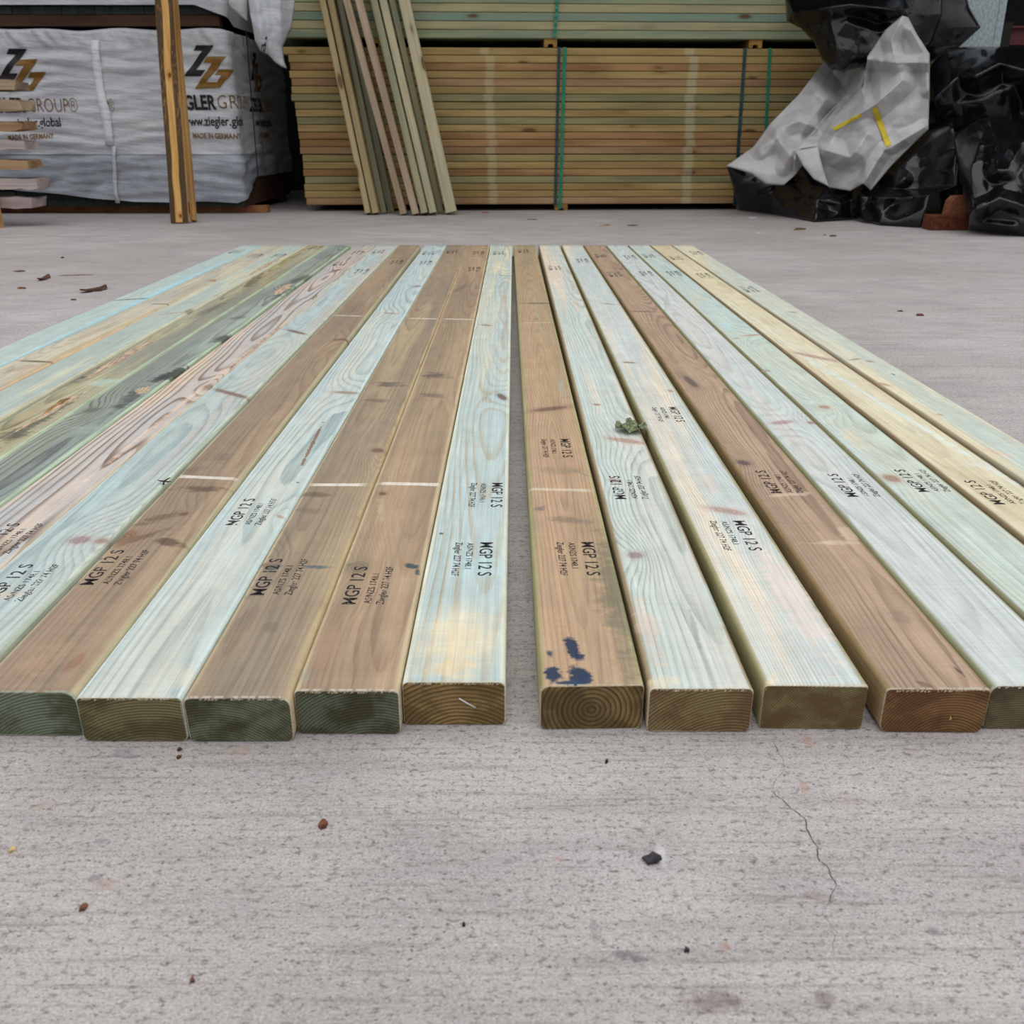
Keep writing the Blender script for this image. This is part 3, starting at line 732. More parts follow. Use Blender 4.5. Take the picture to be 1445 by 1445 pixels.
SA, SB = Vector((-1.385, 6.27, 0)), Vector((2.75, 6.46, 0))
SD = (SB - SA).normalized(); SN = Vector((-SD.y, SD.x, 0))
def stack_mat(p): return Matrix(((SD.x, SN.x, 0, p.x), (SD.y, SN.y, 0, p.y), (0, 0, 1, p.z), (0, 0, 0, 1)))
def stack_board(name, x0, x1, z, mat, label, group, h=0.0414, depth=0.19, fwd=0.0):
    L = x1 - x0
    mb = MB()
    mb.box((0, depth / 2, 0), (L, depth, h), None, 0)
    o = mb.build(name, mat)
    bv = o.modifiers.new('edge', 'BEVEL'); bv.width = 0.005; bv.segments = 2
    p = SA + SD * ((x0 + x1) / 2) + SN * fwd; p.z = z + h / 2
    o.matrix_world = stack_mat(p)
    tag(o, label, 'board', group)
    return o
ORD = ['topmost', 'second', 'third', 'fourth', 'fifth', 'sixth', 'seventh']
rng = random.Random(11)
zlow = 0.041
LOW = [('bottom', ['olive', 'yellow', 'orange', 'greygreen', 'yellow', 'yellow', 'pink']),
       ('middle', ['olive', 'yellow', 'greygreen', 'yellow', 'orange', 'orange', 'pink']),
       ('upper', ['yellow', 'yellow', 'orange', 'yellow', 'pink', 'yellow', 'greygreen'])]
NICE = {'yellow': 'yellow', 'olive': 'dull yellow', 'orange': 'orange brown', 'greygreen': 'greyish green', 'pink': 'pinkish tan'}
for ti, (tn, rows) in enumerate(LOW):
    for k, c in enumerate(rows):
        z = zlow + ti * 0.3105 + (6 - k) * 0.0440
        j = 0.0 if (ti, k) != (2, 0) else -0.03
        inset = (0.035, 0.02, 0.0)[ti]
        stack_board('pine_board', inset + j + rng.uniform(-0.006, 0.006), 4.1 + rng.uniform(-.02, .02), z, PAL[c],
                    '%s pine board, %s in the %s tier of the green-strapped stack' % (NICE[c], ORD[k] if k else 'topmost', tn),
                    'boards of the lower strapped stack', fwd=rng.uniform(0, 0.002))
zt = zlow + 3 * 0.3105 - 0.0025
zup = zt + 0.0485
UP = ['mint', 'cream', 'aqua', 'cream', 'mint', 'cream', 'aqua', 'mint']
un = {'mint': 'pale green', 'cream': 'cream', 'aqua': 'bluish green'}
for k, c in enumerate(UP):
    stack_board('treated_board', -0.14 + rng.uniform(-.01, .01), 4.15 + rng.uniform(-.03, .03), zup + k * 0.0476, PAL[c],
                '%s treated board, %s course up in the stack resting on bearers' % (un[c], ['lowest', 'second', 'third', 'fourth', 'fifth', 'sixth', 'seventh', 'eighth'][k]),
                'boards of the upper stack', h=0.0455, fwd=rng.uniform(-0.012, -0.008))

def stack_x(px, py):
    """distance along the stack front under a pixel"""
    r = ray(px, py); n = SN
    t = (SA - CAMP).dot(n) / r.dot(n); p = CAMP + r * t
    return (p - SA).dot(SD), p.z

NOTCH = plain_wood('bearer_wood', (196, 148, 74), (170, 122, 56), (120, 82, 36), seed=9.0, axis='y', knots=0)
def notched_bearer(xc, z0, h, w, label, group):
    """bearer running back under a stack, its end grooved from below"""
    g = 0.017; gh = h * 0.42
    prof = [(-w / 2, 0), (-g, 0), (-g, gh * .75), (-g * .4, gh), (g * .4, gh), (g, gh * .75), (g, 0), (w / 2, 0), (w / 2, h), (-w / 2, h)]
    mb = MB(); rings = []
    for y in (0.0, 0.9): rings.append([Vector((a, y, b)) for a, b in prof])
    mb.loft(rings, True)
    o = mb.build('bearer', NOTCH)
    p = SA + SD * xc + SN * 0.0; p.z = z0
    o.matrix_world = stack_mat(p); tag(o, label, 'bearer', group); return o
notched_bearer(stack_x(777, 60)[0], zt + 0.0005, 0.0475, 0.080, 'notched bearer end between the stacks beside the bright green strap', 'bearers between the stacks')
notched_bearer(stack_x(1066, 64)[0], zt + 0.0005, 0.0475, 0.084, 'notched bearer end between the stacks, just left of the black plastic', 'bearers between the stacks')
notched_bearer(stack_x(530, 60)[0], zt + 0.0005, 0.0475, 0.084, 'bearer between the stacks hidden behind the leaning timbers', 'bearers between the stacks')
for px, lb in ((792, 'bearer under the lower stack below the two centre straps'), (560, 'bearer under the lower stack behind the leaning timbers'), (1052, 'bearer under the lower stack behind the pale tarp')):
    notched_bearer(stack_x(px, 290)[0], 0.0, 0.0405, 0.085, lb, 'bearers under the lower stack')

def strap(px0, py0, px1, py1, w, mat, label, off, zt_=None, zb=None):
    x0, z0 = stack_x(px0, py0); x1, z1 = stack_x(px1, py1)
    z0 = zt_ if zt_ is not None else z0; z1 = zb if zb is not None else z1
    mb = MB(); rings = []
    n = 24
    path = [(x0, 0.16, z0 + 0.001), (x0, 0.0, z0 + 0.001)] if zt_ is not None else []
    path += [(x0 + (x1 - x0) * i / n, -0.004 - off - 0.002 * math.sin(i * 1.7), z0 + (z1 - z0) * i / n) for i in range(n + 1)]
    for (a, y, z) in path:
        c = SA + SD * a + SN * y; c.z = z
        t = SD * (w / 2); d = SN * 0.0012
        rings.append([c - t - d, c + t - d, c + t + d, c - t + d])
    mb.loft(rings, True)
    o = mb.build('strap', mat); tag(o, label, 'strap', 'plastic straps round the stacks'); return o
GRN = plain('strap_green', (22, 128, 96), 0.35, 0.5, 0.1, 40)
DGR = plain('strap_dark', (24, 62, 66), 0.4, 0.5, 0.15, 40)
strap(797, 70, 790, 297, 0.0215, GRN, 'bright green plastic strap down the middle of the lower stack', 0.001, zt + .001, 0.012)
strap(789, 70, 783.5, 290, 0.019, DGR, 'dark green strap just left of the bright green centre strap', 0.001, zt + .001, 0.03)
strap(1051, 72, 1036, 290, 0.021, DGR, 'dark green strap near the right end of the lower stack', 0.001, zt + .001, 0.03)
strap(1086, 72, 1075, 290, 0.019, GRN, 'bright green strap partly behind the pale tarp', 0.001, zt + .001, 0.03)
strap(786.5, -8, 782, 53, 0.0185, GRN, 'green plastic strap on the upper stack above the notched bearer', 0.020, None, zup + 0.001)

# ------------------------------------------------------------------ timbers leaning on the stack
LW = {
 'tan': plain_wood('lean_tan', (196, 176, 128), (182, 160, 112), (150, 118, 78), seed=21.0, axis='y', lines=30),
 'pinkish': plain_wood('lean_pink', (202, 178, 150), (186, 160, 130), (150, 112, 86), seed=22.0, axis='y', lines=30),
 'pale': plain_wood('lean_pale', (212, 200, 160), (198, 194, 160), (158, 142, 104), seed=23.0, axis='y', lines=30),
 'greenish': plain_wood('lean_green', (182, 174, 134), (164, 168, 138), (130, 114, 78), seed=24.0, axis='y', lines=30),
}
# bottom-left pixel, bottom-right pixel, row of the foot, x at the top of the frame, tone, depth of the piece
LEAN = [(515, 523.5, 304, 450, 'tan', .09, 0.0, 0.0, 'leftmost of the bundle leaning on the stack'),
        (525, 534.5, 304, 461, 'tan', .09, 0.0, 0.0, 'second from the left, touching the outermost leaning piece'),
        (537.5, 545.5, 303, 474.5, 'greenish', .045, .06, 0.0, 'third from the left, set back behind its neighbours'),
        (547.5, 556.5, 302, 484.5, 'greenish', .045, .09, 0.0, 'narrow dark one in the shade, fourth from the left'),
        (564.5, 574.5, 304.5, 483, 'pinkish', .075, 0.0, 0.115, 'fifth from the left, right of a dark gap'),
        (581.5, 591.5, 305, 500, 'pinkish', .08, 0.0, 0.105, 'sixth from the left, between two dark gaps'),
        (594, 604, 305, 521, 'greenish', .09, 0.0, 0.0, 'seventh from the left, with its foot beside a brown knot'),
        (605.5, 616, 304.5, 534, 'pale', .09, 0.0, 0.0, 'eighth from the left, with a brown patch low down'),
        (617.5, 626.5, 303, 548, 'greenish', .045, .06, 0.0, 'ninth from the left, shaded behind the bright end piece'),
        (628.5, 645, 303.5, 561, 'pale', .085, 0.0, 0.0, 'bright end piece of the bundle on its right side')]
ZC = zup + len(UP) * 0.0476
for i, (xa, xb, yb, xt, tone, dp, back, tf, where) in enumerate(LEAN):
    f0 = on_z(xa, yb, 0); f1 = on_z(xb, yb, 0)
    w = min(max((f1 - f0).length * 0.95, 0.036), 0.068)
    foot = (f0 + f1) / 2
    foot = CAMP + (foot - CAMP) * ((foot.y + back) / foot.y); foot.z = 0
    # the back edge rests on the top front edge of the upper stack
    Yc = SA.y + (foot.x - 0.3 - SA.x) * (SD.y / SD.x) - 0.022 - dp - tf
    slope = (Yc - foot.y) / ZC
    Y = foot.y + slope * 1.2
    for _ in range(4):
        top = on_y(xt + (xb - xa) * 0.5, 0, Y); Y = foot.y + slope * top.z
    ax = (top - foot).normalized()
    side = Vector((1, 0.0, 0)); side = (side - ax * side.dot(ax)).normalized()
    dep = side.cross(ax)
    if dep.y < 0: dep = -dep
    L = 2.05
    M3 = Matrix((side, ax, dep)).transposed()
    mb = MB()
    b = 0.004
    pr = [(-w / 2 + b, 0), (w / 2 - b, 0), (w / 2, b), (w / 2, dp - b), (w / 2 - b, dp), (-w / 2 + b, dp), (-w / 2, dp - b), (-w / 2, b)]
    rings = [[Vector((a, t, d)) for a, d in pr] for t in (0.0, L * .25, L * .5, L * .75, L)]
    for q, k in zip(rings, (0, .25, .5, .75, 1)):
        for v in q: v.x += math.sin(k * math.pi) * rng.uniform(-0.001, 0.001)
    mb.loft(rings, True)
    o = mb.build('leaning_timber', LW[tone])
    o.matrix_world = Matrix.Translation(foot) @ M3.to_4x4()
    bpy.context.view_layer.update()
    lo = min((o.matrix_world @ v.co).z for v in o.data.vertices)
    o.location.z -= lo
    tn = {'tan': 'tan', 'pinkish': 'pinkish', 'pale': 'pale', 'greenish': 'greenish'}[tone]
    tag(o, '%s leaning timber, %s' % (tn, where), 'timber', 'timbers leaning on the back stack')

# ------------------------------------------------------------------ two rough battens leaning by the wrapped pack
def rough_mat():
    m, bs = new_mat('mouldy_yellow_board')
    vec, x, y, z = coords()
    wob = noise(xyz(y * 1.6, 0.0, 3.0), 1.0, 2.0, 0.5)
    n = noise(xyz(x * 30.0, y * 3.0, z * 30.0), 1.0, 4.0, 0.6)
    col = mix(sstep(n, 0.35, 0.65), lin((208, 166, 102)), lin((186, 136, 74)))
    c = mn('ABSOLUTE', x + (wob - 0.5) * 0.06)
    mould = noise(xyz(x * 70.0, y * 22.0, z * 70.0), 1.0, 4.0, 0.7)
    big = noise(xyz(1.0, y * 2.2, 9.0), 1.0, 2.0, 0.5)
    low = sstep(y, 0.46, 0.40)
    f = sstep(c, 0.019, 0.023) * sstep(mould + (big - 0.5) * 0.5 + low * 0.4, 0.28, 0.52)
    front = sstep(z, 0.004, 0.001)
    col = mix(sstep(c, 0.018, 0.022) * front * 0.7, col, lin((118, 84, 48)))
    col = mix(f * front * 0.85, col, lin((52, 42, 34)))
    col = mix(sstep(c, 0.018, 0.021) * sstep(c, 0.027, 0.022) * front * 0.6, col, lin((92, 66, 34)))
    for (kx, ky, r) in ((0.01, 0.035, 0.010), (0.005, 0.80, 0.013)):
        d = mn('SQRT', (x - kx) * (x - kx) + (y - ky) * (y - ky) * 0.5)
        col = mix(sstep(d, r, r * 0.5), col, lin((58, 36, 20)))
        col = mix(sstep(d, r * 2.4, r) * 0.4, col, lin((150, 92, 40)))
    finish(bs, col, 0.7, 0.2); bump(bs, mould, 0.3, 0.002)
    return m
YB = plain_wood('yellow_batten', (226, 176, 104), (208, 150, 80), (160, 106, 48), seed=31.0, axis='y', knots=0)
def lean_batten(name, pxa, pxb, pyb, pxt, w, t, mat, label, dy=0.0, L=2.1, yc=5.99, sy=-0.12):
    a, b = on_z(pxa, pyb, 0), on_z(pxb, pyb, 0)
    foot = (a + b) / 2; foot = CAMP + (foot - CAMP) * ((foot.y + dy) / foot.y); foot.z = 0
    slope = (yc - t - foot.y) / 1.70; Y = foot.y + slope * 1.2
    for _ in range(4):
        top = on_y(pxt, 0, Y); Y = foot.y + slope * top.z
    ax = (top - foot).normalized(); side = Vector((1, sy, 0)); side = (side - ax * side.dot(ax)).normalized(); dep = side.cross(ax)
    if dep.y < 0: dep = -dep
    mb = MB(); bv = 0.003
    pr = [(-w / 2 + bv, 0), (w / 2 - bv, 0), (w / 2, bv), (w / 2, t - bv), (w / 2 - bv, t), (-w / 2 + bv, t), (-w / 2, t - bv), (-w / 2, bv)]
    rings = [[Vector((p + 0.002 * math.sin(q * 5), q, d)) for p, d in pr] for q in [L * k / 14 for k in range(15)]]
    mb.loft(rings, True)
    o = mb.build(name, mat); o.matrix_world = Matrix.Translation(foot) @ Matrix((side, ax, dep)).transposed().to_4x4()
    bpy.context.view_layer.update()
    o.location.z -= min((o.matrix_world @ v.co).z for v in o.data.vertices)
    tag(o, label, 'board'); return o
lean_batten('rough_board', 240, 266.5, 316, 231, 0.106, 0.022, rough_mat(), 'yellow rough board with black mould stripes leaning on the wrapped pack', yc=5.925)
lean_batten('batten', 269, 275, 315.5, 245, 0.024, 0.05, YB, 'thin clean yellow batten leaning just behind the mouldy board', dy=0.06, yc=6.03, sy=0.0)

# unseen rows added behind the front ones to keep light out of the alley
def back_rows():
    fronts = [o for o in COL.objects if o.name.startswith(('pine_board', 'treated_board'))]
    for o in fronts:
        for k in (1, 2, 3):
            c = o.copy(); COL.objects.link(c)
            c.location = o.location + SN * (0.196 * k)
            lower = o.name.startswith('pine')
            c['label'] = 'pine board packed behind the front row of the green-strapped stack' if lower else 'unseen treated board added behind the front row of the upper stack'
            c['group'] = 'unseen boards added behind the lower stack front' if lower else 'unseen boards added behind the upper stack front'
back_rows()

# ------------------------------------------------------------------ plastic wrapped timber packs at left
YP = 6.07
XR = on_y(345, 285, YP).x            # right front corner of the pack
def film(name, c, c2, rough=0.34, trans=0.0):
    m, bs = new_mat(name)
    vec, x, y, z = coords()
    n = noise(vec, 5.0, 4.0, 0.6)
    n2 = noise(xyz(x * 3.0, y * 3.0, z * 26.0 + x * 2.0), 1.0, 4.0, 0.65)
    n3 = noise(vec, 40.0, 3.0, 0.6)
    finish(bs, mix(sstep(n, 0.35, 0.65), lin(c), lin(c2)), rough, 0.35)
    bump(bs, n2 + n3 * 0.25, 0.7, 0.016)
    if trans:
        tr = T.tree.nodes.new('ShaderNodeBsdfTransparent'); mx = T.tree.nodes.new('ShaderNodeMixShader')
        out = [q for q in T.tree.nodes if q.type == 'OUTPUT_MATERIAL'][0]
        put(mx.inputs[0], 1 - trans)
        T.tree.links.new(tr.outputs[0], mx.inputs[1]); T.tree.links.new(bs.outputs[0], mx.inputs[2])
        T.tree.links.new(mx.outputs[0], out.inputs[0])
    return m
FILM = film('white_wrap', (196, 197, 201), (182, 185, 191))
FILMG = film('grey_wrap', (164, 170, 178), (146, 152, 162), 0.3)
TAILM = film('clear_wrap', (212, 214, 218), (196, 200, 206), 0.25, 0.18)
CR = 0.045
XL = -3.45
def wrap_pt(s, z, off=0.0):
    """s runs along the front face from XL, round the corner and back along the right side"""
    flat = XR - CR - XL; arc = CR * math.pi / 2
    if s <= flat: return Vector((XL + s, YP - off, z))
    if s <= flat + arc:
        t = (s - flat) / CR
        return Vector((XR - CR + (CR + off) * math.sin(t), YP + CR - (CR + off) * math.cos(t), z))
    return Vector((XR + off, YP + CR + (s - flat - arc), z))
def s_of(x): return x - XL
ZW0, ZW1 = 0.075, 1.055
def wrinkle(s, z):
    v = Vector((s * 1.6, z * 13.0 + s * 1.4, 0.0))
    h = 0.017 * (abs(mnoise.noise(v)) - 0.3) + 0.009 * mnoise.noise(Vector((s * 3.0, z * 24.0 - s * 2.5, 4.0)))
    h += 0.010 * mnoise.noise(Vector((s * 2.2, z * 2.2, 8.0)))
    top = max(0.0, min(1.0, (z - 0.94) / 0.05))
    h = h * (1 - top) + top * (0.034 * abs(mnoise.noise(Vector((s * 13.0 + z * 9, z * 2.0, 2.0)))) - 0.004 + 0.01 * mnoise.noise(Vector((s * 30.0, z * 4, 1))))
    low = max(0.0, min(1.0, (0.36 - z) / 0.05))
    h += low * (0.034 * abs(mnoise.noise(Vector((s * 3.4, z * 5.0, 12.0)))) - 0.002)
    return h + 0.012
def lower_edge(s):
    flat = XR - CR - XL
    e = 0.078 + 0.012 * mnoise.noise(Vector((s * 3.0, 0, 5))) - 0.012 * min(1, max(0, (s - 0.9) / 1.0))
    if s > flat: e += min(0.14, (s - flat) * 0.40)
    if s < 1.05: e += (1.05 - s) * 0.09
    return e
def pack_wrap(parent):
    flat = XR - CR - XL; total = flat + CR * math.pi / 2 + 1.3
    ss = [total * i / 260 for i in range(261)]
    zsplit = 0.355
    band = MB(); n = 70
    vs = []
    for s in ss:
        zt_ = ZW1 - 0.02 + 0.012 * mnoise.noise(Vector((s * 4, 1, 2)))
        for j in range(n + 1):
            z = zsplit + (zt_ - zsplit) * j / n
            off = wrinkle(s, z)
            q = wrap_pt(s, z, off)
            vs.append(q)
        # folded over the top
        vs.append(wrap_pt(s, zt_ + 0.012, -0.02)); vs.append(wrap_pt(s, zt_ + 0.014, -0.16))
    m = n + 3
    band.add(vs, [(i * m + j, (i + 1) * m + j, (i + 1) * m + j + 1, i * m + j + 1) for i in range(260) for j in range(m - 1)])
    band.build('printed_wrap', FILM, parent, smooth=True)
    sk = MB(); n2 = 30; vs = []
    for s in ss:
        zb = lower_edge(s)
        for j in range(n2 + 1):
            z = zb + (zsplit + 0.012 - zb) * j / n2
            off = wrinkle(s, z) - 0.004 + 0.012 * max(0, 0.14 - z) * abs(mnoise.noise(Vector((s * 7, 2, 3)))) * 4
            vs.append(wrap_pt(s, z, off))
    m = n2 + 1
    sk.add(vs, [(i * m + j, (i + 1) * m + j, (i + 1) * m + j + 1, i * m + j + 1) for i in range(260) for j in range(n2)])
    sk.build('wrap_skirt', FILMG, parent, smooth=True)
    # overlapping end flaps of the film
    def flap(pts, w, name, mat):
        fl = MB(); rings = []
        for i, (px, py) in enumerate(pts):
            p = on_y(px, py, YP); s = s_of(p.x); z = p.z
            ww = w * (0.8 + 0.4 * abs(mnoise.noise(Vector((i * .9, 3, 1)))))
            rings.append([wrap_pt(s - ww, z, wrinkle(s - ww, z) + 0.003), wrap_pt(s, z, wrinkle(s, z) + 0.006), wrap_pt(s + ww, z, wrinkle(s + ww, z) + 0.005)])
        k = 3
        fl.add([p for r in rings for p in r], [(i * k + j, i * k + j + 1, (i + 1) * k + j + 1, (i + 1) * k + j) for i in range(len(rings) - 1) for j in range(k - 1)])
        o = fl.build(name, mat, parent, smooth=True)
        sd = o.modifiers.new('film', 'SOLIDIFY'); sd.thickness = 0.002
    flap([(136, 57), (136, 72), (138, 88), (139, 105), (141, 122), (145, 140), (150, 158), (153, 175), (155, 190), (157, 206)], 0.030, 'film_flap', film('flap_wrap', (222, 224, 230), (210, 213, 220), 0.4))
    flap([(163, 206), (163, 222), (164, 240), (164, 256), (166, 272), (169, 286)], 0.014, 'film_flap', FILM)

def pack_print(parent):
    """logo and lettering printed on the film"""
    dk = plain('print_black', (34, 30, 34), 0.5, 0.3); gd = plain('print_gold', (128, 92, 34), 0.5, 0.3)
    def warp(p): return wrap_pt(s_of(p[0]), p[2], wrinkle(s_of(p[0]), p[2]) + 0.0035)
    ZK = [(258, 195), (294, 127), (522, 127), (296, 440), (415, 440), (358, 522), (146, 524), (370, 198)]
    GA = [(432, 272), (664, 266), (560, 432), (420, 598), (562, 598), (620, 506), (530, 506), (574, 434), (770, 430), (598, 668), (278, 682), (496, 352), (382, 352)]
    def poly(mb, pts, dx, dy, sc=1.0, side=None):
        # finely cut so that it follows the film
        P = [(245 + x / 9.03 + dx, 50 + y / 9.03 + dy) for x, y in pts]
        W = [on_y(a, b, YP) for a, b in P]
        from mathutils.geometry import tessellate_polygon
        tris = tessellate_polygon([[Vector((w.x, w.z, 0)) for w in W]])
        for t in tris:
            a, b, c = (Vector((W[i].x, W[i].z)) for i in t)
            N = 10; idx = {}
            vs = []; fs = []
            for i in range(N + 1):
                for j in range(N + 1 - i):
                    q = a + (b - a) * (i / N) + (c - a) * (j / N)
                    idx[(i, j)] = len(vs)
                    vs.append(wrap_pt(s_of(q.x), q.y, wrinkle(s_of(q.x), q.y) + 0.0035) if side is None else side(q))
            for i in range(N):
                for j in range(N - i):
                    fs.append((idx[(i, j)], idx[(i + 1, j)], idx[(i, j + 1)]))
                    if i + j < N - 1: fs.append((idx[(i + 1, j)], idx[(i + 1, j + 1)], idx[(i, j + 1)]))
            mb.add(vs, fs)
    X, Z = Vector((1, 0, 0)), Vector((0, 0, 1))
    def at(px, py): return on_y(px, py, YP)
    def line(mb, body, pa, pb, capx, bold):
        a, b = at(*pa), at(*pb)
        put_text(mb, body, a, (b - a).normalized(), Z, (b - a).length, capx, bold, warp)
    # right-hand print
    mb = MB(); poly(mb, ZK, 0, 0); mb.build('black_logo', dk, parent)
    mb = MB(); poly(mb, GA, 0, 0); mb.build('gold_logo', gd, parent)
    mb = MB(); line(mb, 'ZIEGLER', (234, 155), (307, 154), 0.078, 0.035)
    line(mb, 'www.ziegler.global', (260, 177.5), (356, 177), 0.052, 0.016); mb.build('black_lettering', dk, parent)
    mb = MB(); line(mb, 'GROUP\u00ae', (309, 153.5), (392, 153), 0.078, -0.012); mb.build('brown_lettering', gd, parent); mb = MB()
    line(mb, 'MADE IN GERMANY', (274, 195), (339, 196), 0.030, 0.02); mb.build('brown_lettering', gd, parent)
    # left-hand print, partly behind the stacked sawn boards
    mb = MB(); poly(mb, ZK, -263.5, 5); mb.build('black_logo', dk, parent)
    mb = MB(); poly(mb, GA, -263.5, 4); mb.build('gold_logo', gd, parent)
    mb = MB(); line(mb, 'ZIEGLER', (-32, 158), (39, 158), 0.078, 0.035)
    line(mb, 'www.ziegler.global', (-8, 180), (88, 178), 0.050, 0.018); mb.build('black_lettering', dk, parent)
    mb = MB(); line(mb, 'GROUP\u00ae', (43, 158), (112, 158), 0.078, -0.012); mb.build('brown_lettering', gd, parent); mb = MB()
    line(mb, 'UP\u00ae', (144, 158), (164, 158), 0.074, -0.012); mb.build('brown_lettering', gd, parent); mb = MB()
    line(mb, 'MADE IN GERMANY', (14, 198), (78, 195), 0.030, 0.02); mb.build('brown_lettering', gd, parent)
    # the same print again, round on the right side
    flat = XR - CR - XL + CR * math.pi / 2
    def sidewarp(p): return wrap_pt(flat + p[0], p[2], wrinkle(flat + p[0], p[2]) + 0.004)
    z1 = at(300, 155).z; z2 = at(300, 177).z; z3 = at(300, 195).z; zc = at(300, 95).z
    cx = at(297, 95).x
    def sd(q): return sidewarp((q.x - cx + 0.50, 0, q.y))
    mb = MB(); poly(mb, ZK, 0, 0, 1, sd); mb.build('black_logo', dk, parent)
    mb = MB(); poly(mb, GA, 0, 0, 1, sd); mb.build('gold_logo', gd, parent)
    mb = MB(); put_text(mb, 'ZIEGLER', (0.26, 0, z1), X, Z, 0.31, 0.078, 0.035, sidewarp)
    put_text(mb, 'www.ziegler.global', (0.36, 0, z2), X, Z, 0.42, 0.05, 0.016, sidewarp); mb.build('black_lettering', dk, parent)
    mb = MB(); put_text(mb, 'GROUP\u00ae', (0.58, 0, z1), X, Z, 0.30, 0.078, -0.012, sidewarp); mb.build('brown_lettering', gd, parent); mb = MB()
    put_text(mb, 'MADE IN GERMANY', (0.42, 0, z3), X, Z, 0.28, 0.03, 0.02, sidewarp); mb.build('brown_lettering', gd, parent)

DARKGREEN = plain_wood('pack_ends', (50, 62, 55), (40, 52, 46), (30, 38, 34), seed=41.0, axis='z', knots=0)
BROWNB = plain_wood('brown_bearer', (88, 58, 42), (72, 46, 34), (50, 32, 24), seed=42.0, knots=0)
TANB = plain_wood('tan_bearer', (170, 114, 72), (148, 94, 58), (100, 62, 38), seed=43.0, axis='y', knots=0)
def pack_core(parent, z0, z1, lift):
    # lengths of timber seen end-on below the film: one mesh, the packed ends
    mb = MB()
    w = 0.098; x = XL + 0.004
    r2 = random.Random(3)
    while x < XR - 0.02:
        ww = min(w, XR - 0.004 - x) - 0.003
        for r in range(2):
            hh = 0.043
            mb.box((x + ww / 2, YP + 0.02 + 0.65 + r2.uniform(-.004, .004), z0 + 0.022 + r * 0.046), (ww, 1.3, hh))
        x += w
    mb.build('board_ends', DARKGREEN, parent)
    mb = MB(); mb.box(((XL + XR) / 2, YP + 0.7, (z0 + 0.1 + z1) / 2), (XR - XL - 0.03, 1.28, z1 - z0 - 0.1)); mb.build('packed_core', BROWNB, parent)
    mb = MB(); mb.box((XR - 0.010, YP + 0.68, z0 + 0.13), (0.018, 1.22, 0.26)); mb.build('side_board', BROWNB, parent)
low = empty('wrapped_timber_pack', ((XL + XR) / 2, YP + .6, 0))
def keep(parent):
    for c in parent.children: c.matrix_parent_inverse = parent.matrix_world.inverted()
tag(low, 'white film wrapped timber pack printed with black and gold lettering on the floor', 'timber pack')
bpy.context.view_layer.update()
pack_core(low, 0.046, 1.03, 0); pack_wrap(low); pack_print(low)
# black tying cord over the film at the corner
def cord(pts, r, name, c, parent):
    mb = MB(); P = []
    for (px, py, yy) in pts: P.append(on_y(px, py, yy))
    mb.tube(P, r, 5); return mb.build(name, plain(name + '_black', c, 0.5, 0.3), parent, smooth=True)
cord([(347, 42, 6.06), (350, 80, 6.05), (354, 130, 6.055), (358, 176, 6.06), (359, 190, 6.06), (362, 225, 6.07), (365, 262, 6.08)], 0.004, 'cord', (22, 22, 26), low)
cord([(350, 50, 6.10), (356, 90, 6.18), (362, 130, 6.22), (367, 175, 6.26), (371, 215, 6.28), (375, 245, 6.30)], 0.0025, 'cord', (60, 66, 66), low)
keep(low)
bpy.context.view_layer.update()
# bearers under it
def bearer_box(c, s, mat, label, grp):
    mb = MB(); mb.box((0, 0, 0), s); o = mb.build('bearer', mat); o.location = c
    bv = o.modifiers.new('edge', 'BEVEL'); bv.width = 0.003; bv.segments = 2
    tag(o, label, 'bearer', grp); return o
e = on_z(367, 304, 0)
bearer_box(((XL + e.x) / 2, YP + 0.13, 0.0225), (e.x - XL, 0.07, 0.044), TANB, 'orange brown bearer poking out under the wrapped pack at its right corner', 'bearers under and over the wrapped pack')
bearer_box(((XL + XR) / 2, YP + 1.1, 0.0225), (XR - XL, 0.07, 0.044), BROWNB, 'bearer at the back underneath the lower wrapped pack', 'bearers under and over the wrapped pack')
zt2 = 1.062
zb2 = zt2 + 0.062
bearer_box(((XL + XR) / 2 - .03, YP + 0.06, zt2 + 0.031), (XR - XL - 0.02, 0.075, 0.06), BROWNB, 'long brown bearer on top of the lower wrapped pack', 'bearers under and over the wrapped pack')
bearer_box(((XL + XR) / 2 - .03, YP + 1.0, zt2 + 0.031), (XR - XL - 0.02, 0.075, 0.06), BROWNB, 'bearer at the back between the two wrapped packs', 'bearers under and over the wrapped pack')

up = empty('wrapped_timber_pack', ((XL + XR) / 2, YP + .6, zb2))
tag(up, 'second wrapped timber pack lying on top, its torn film tail hanging down', 'timber pack')
bpy.context.view_layer.update()
pack_core(up, zb2 + 0.001, zb2 + 0.55, 0)
def upper_wrap(parent):
    flat = XR - CR - XL; total = flat + CR * math.pi / 2 + 1.2
    zbase = on_y(100, 7, YP).z
    vs = []; n = 24; N = 200
    for i in range(N + 1):
        s = total * i / N
        zb = zbase + 0.006 * mnoise.noise(Vector((s * 2, 7, 0))) - (0.0 if s < flat - .12 else min(0.10, (s - flat + .12) * 0.35))
        for j in range(n + 1):
            z = zb + (zb2 + 0.56 - zb) * j / n
            vs.append(wrap_pt(s, z, 0.012 + 0.006 * mnoise.noise(Vector((s * 3, z * 9, 20)))))
    m = n + 1
    mb = MB(); mb.add(vs, [(i * m + j, (i + 1) * m + j, (i + 1) * m + j + 1, i * m + j + 1) for i in range(N) for j in range(n)])
    mb.build('printed_wrap', FILM, parent, smooth=True)
upper_wrap(up)

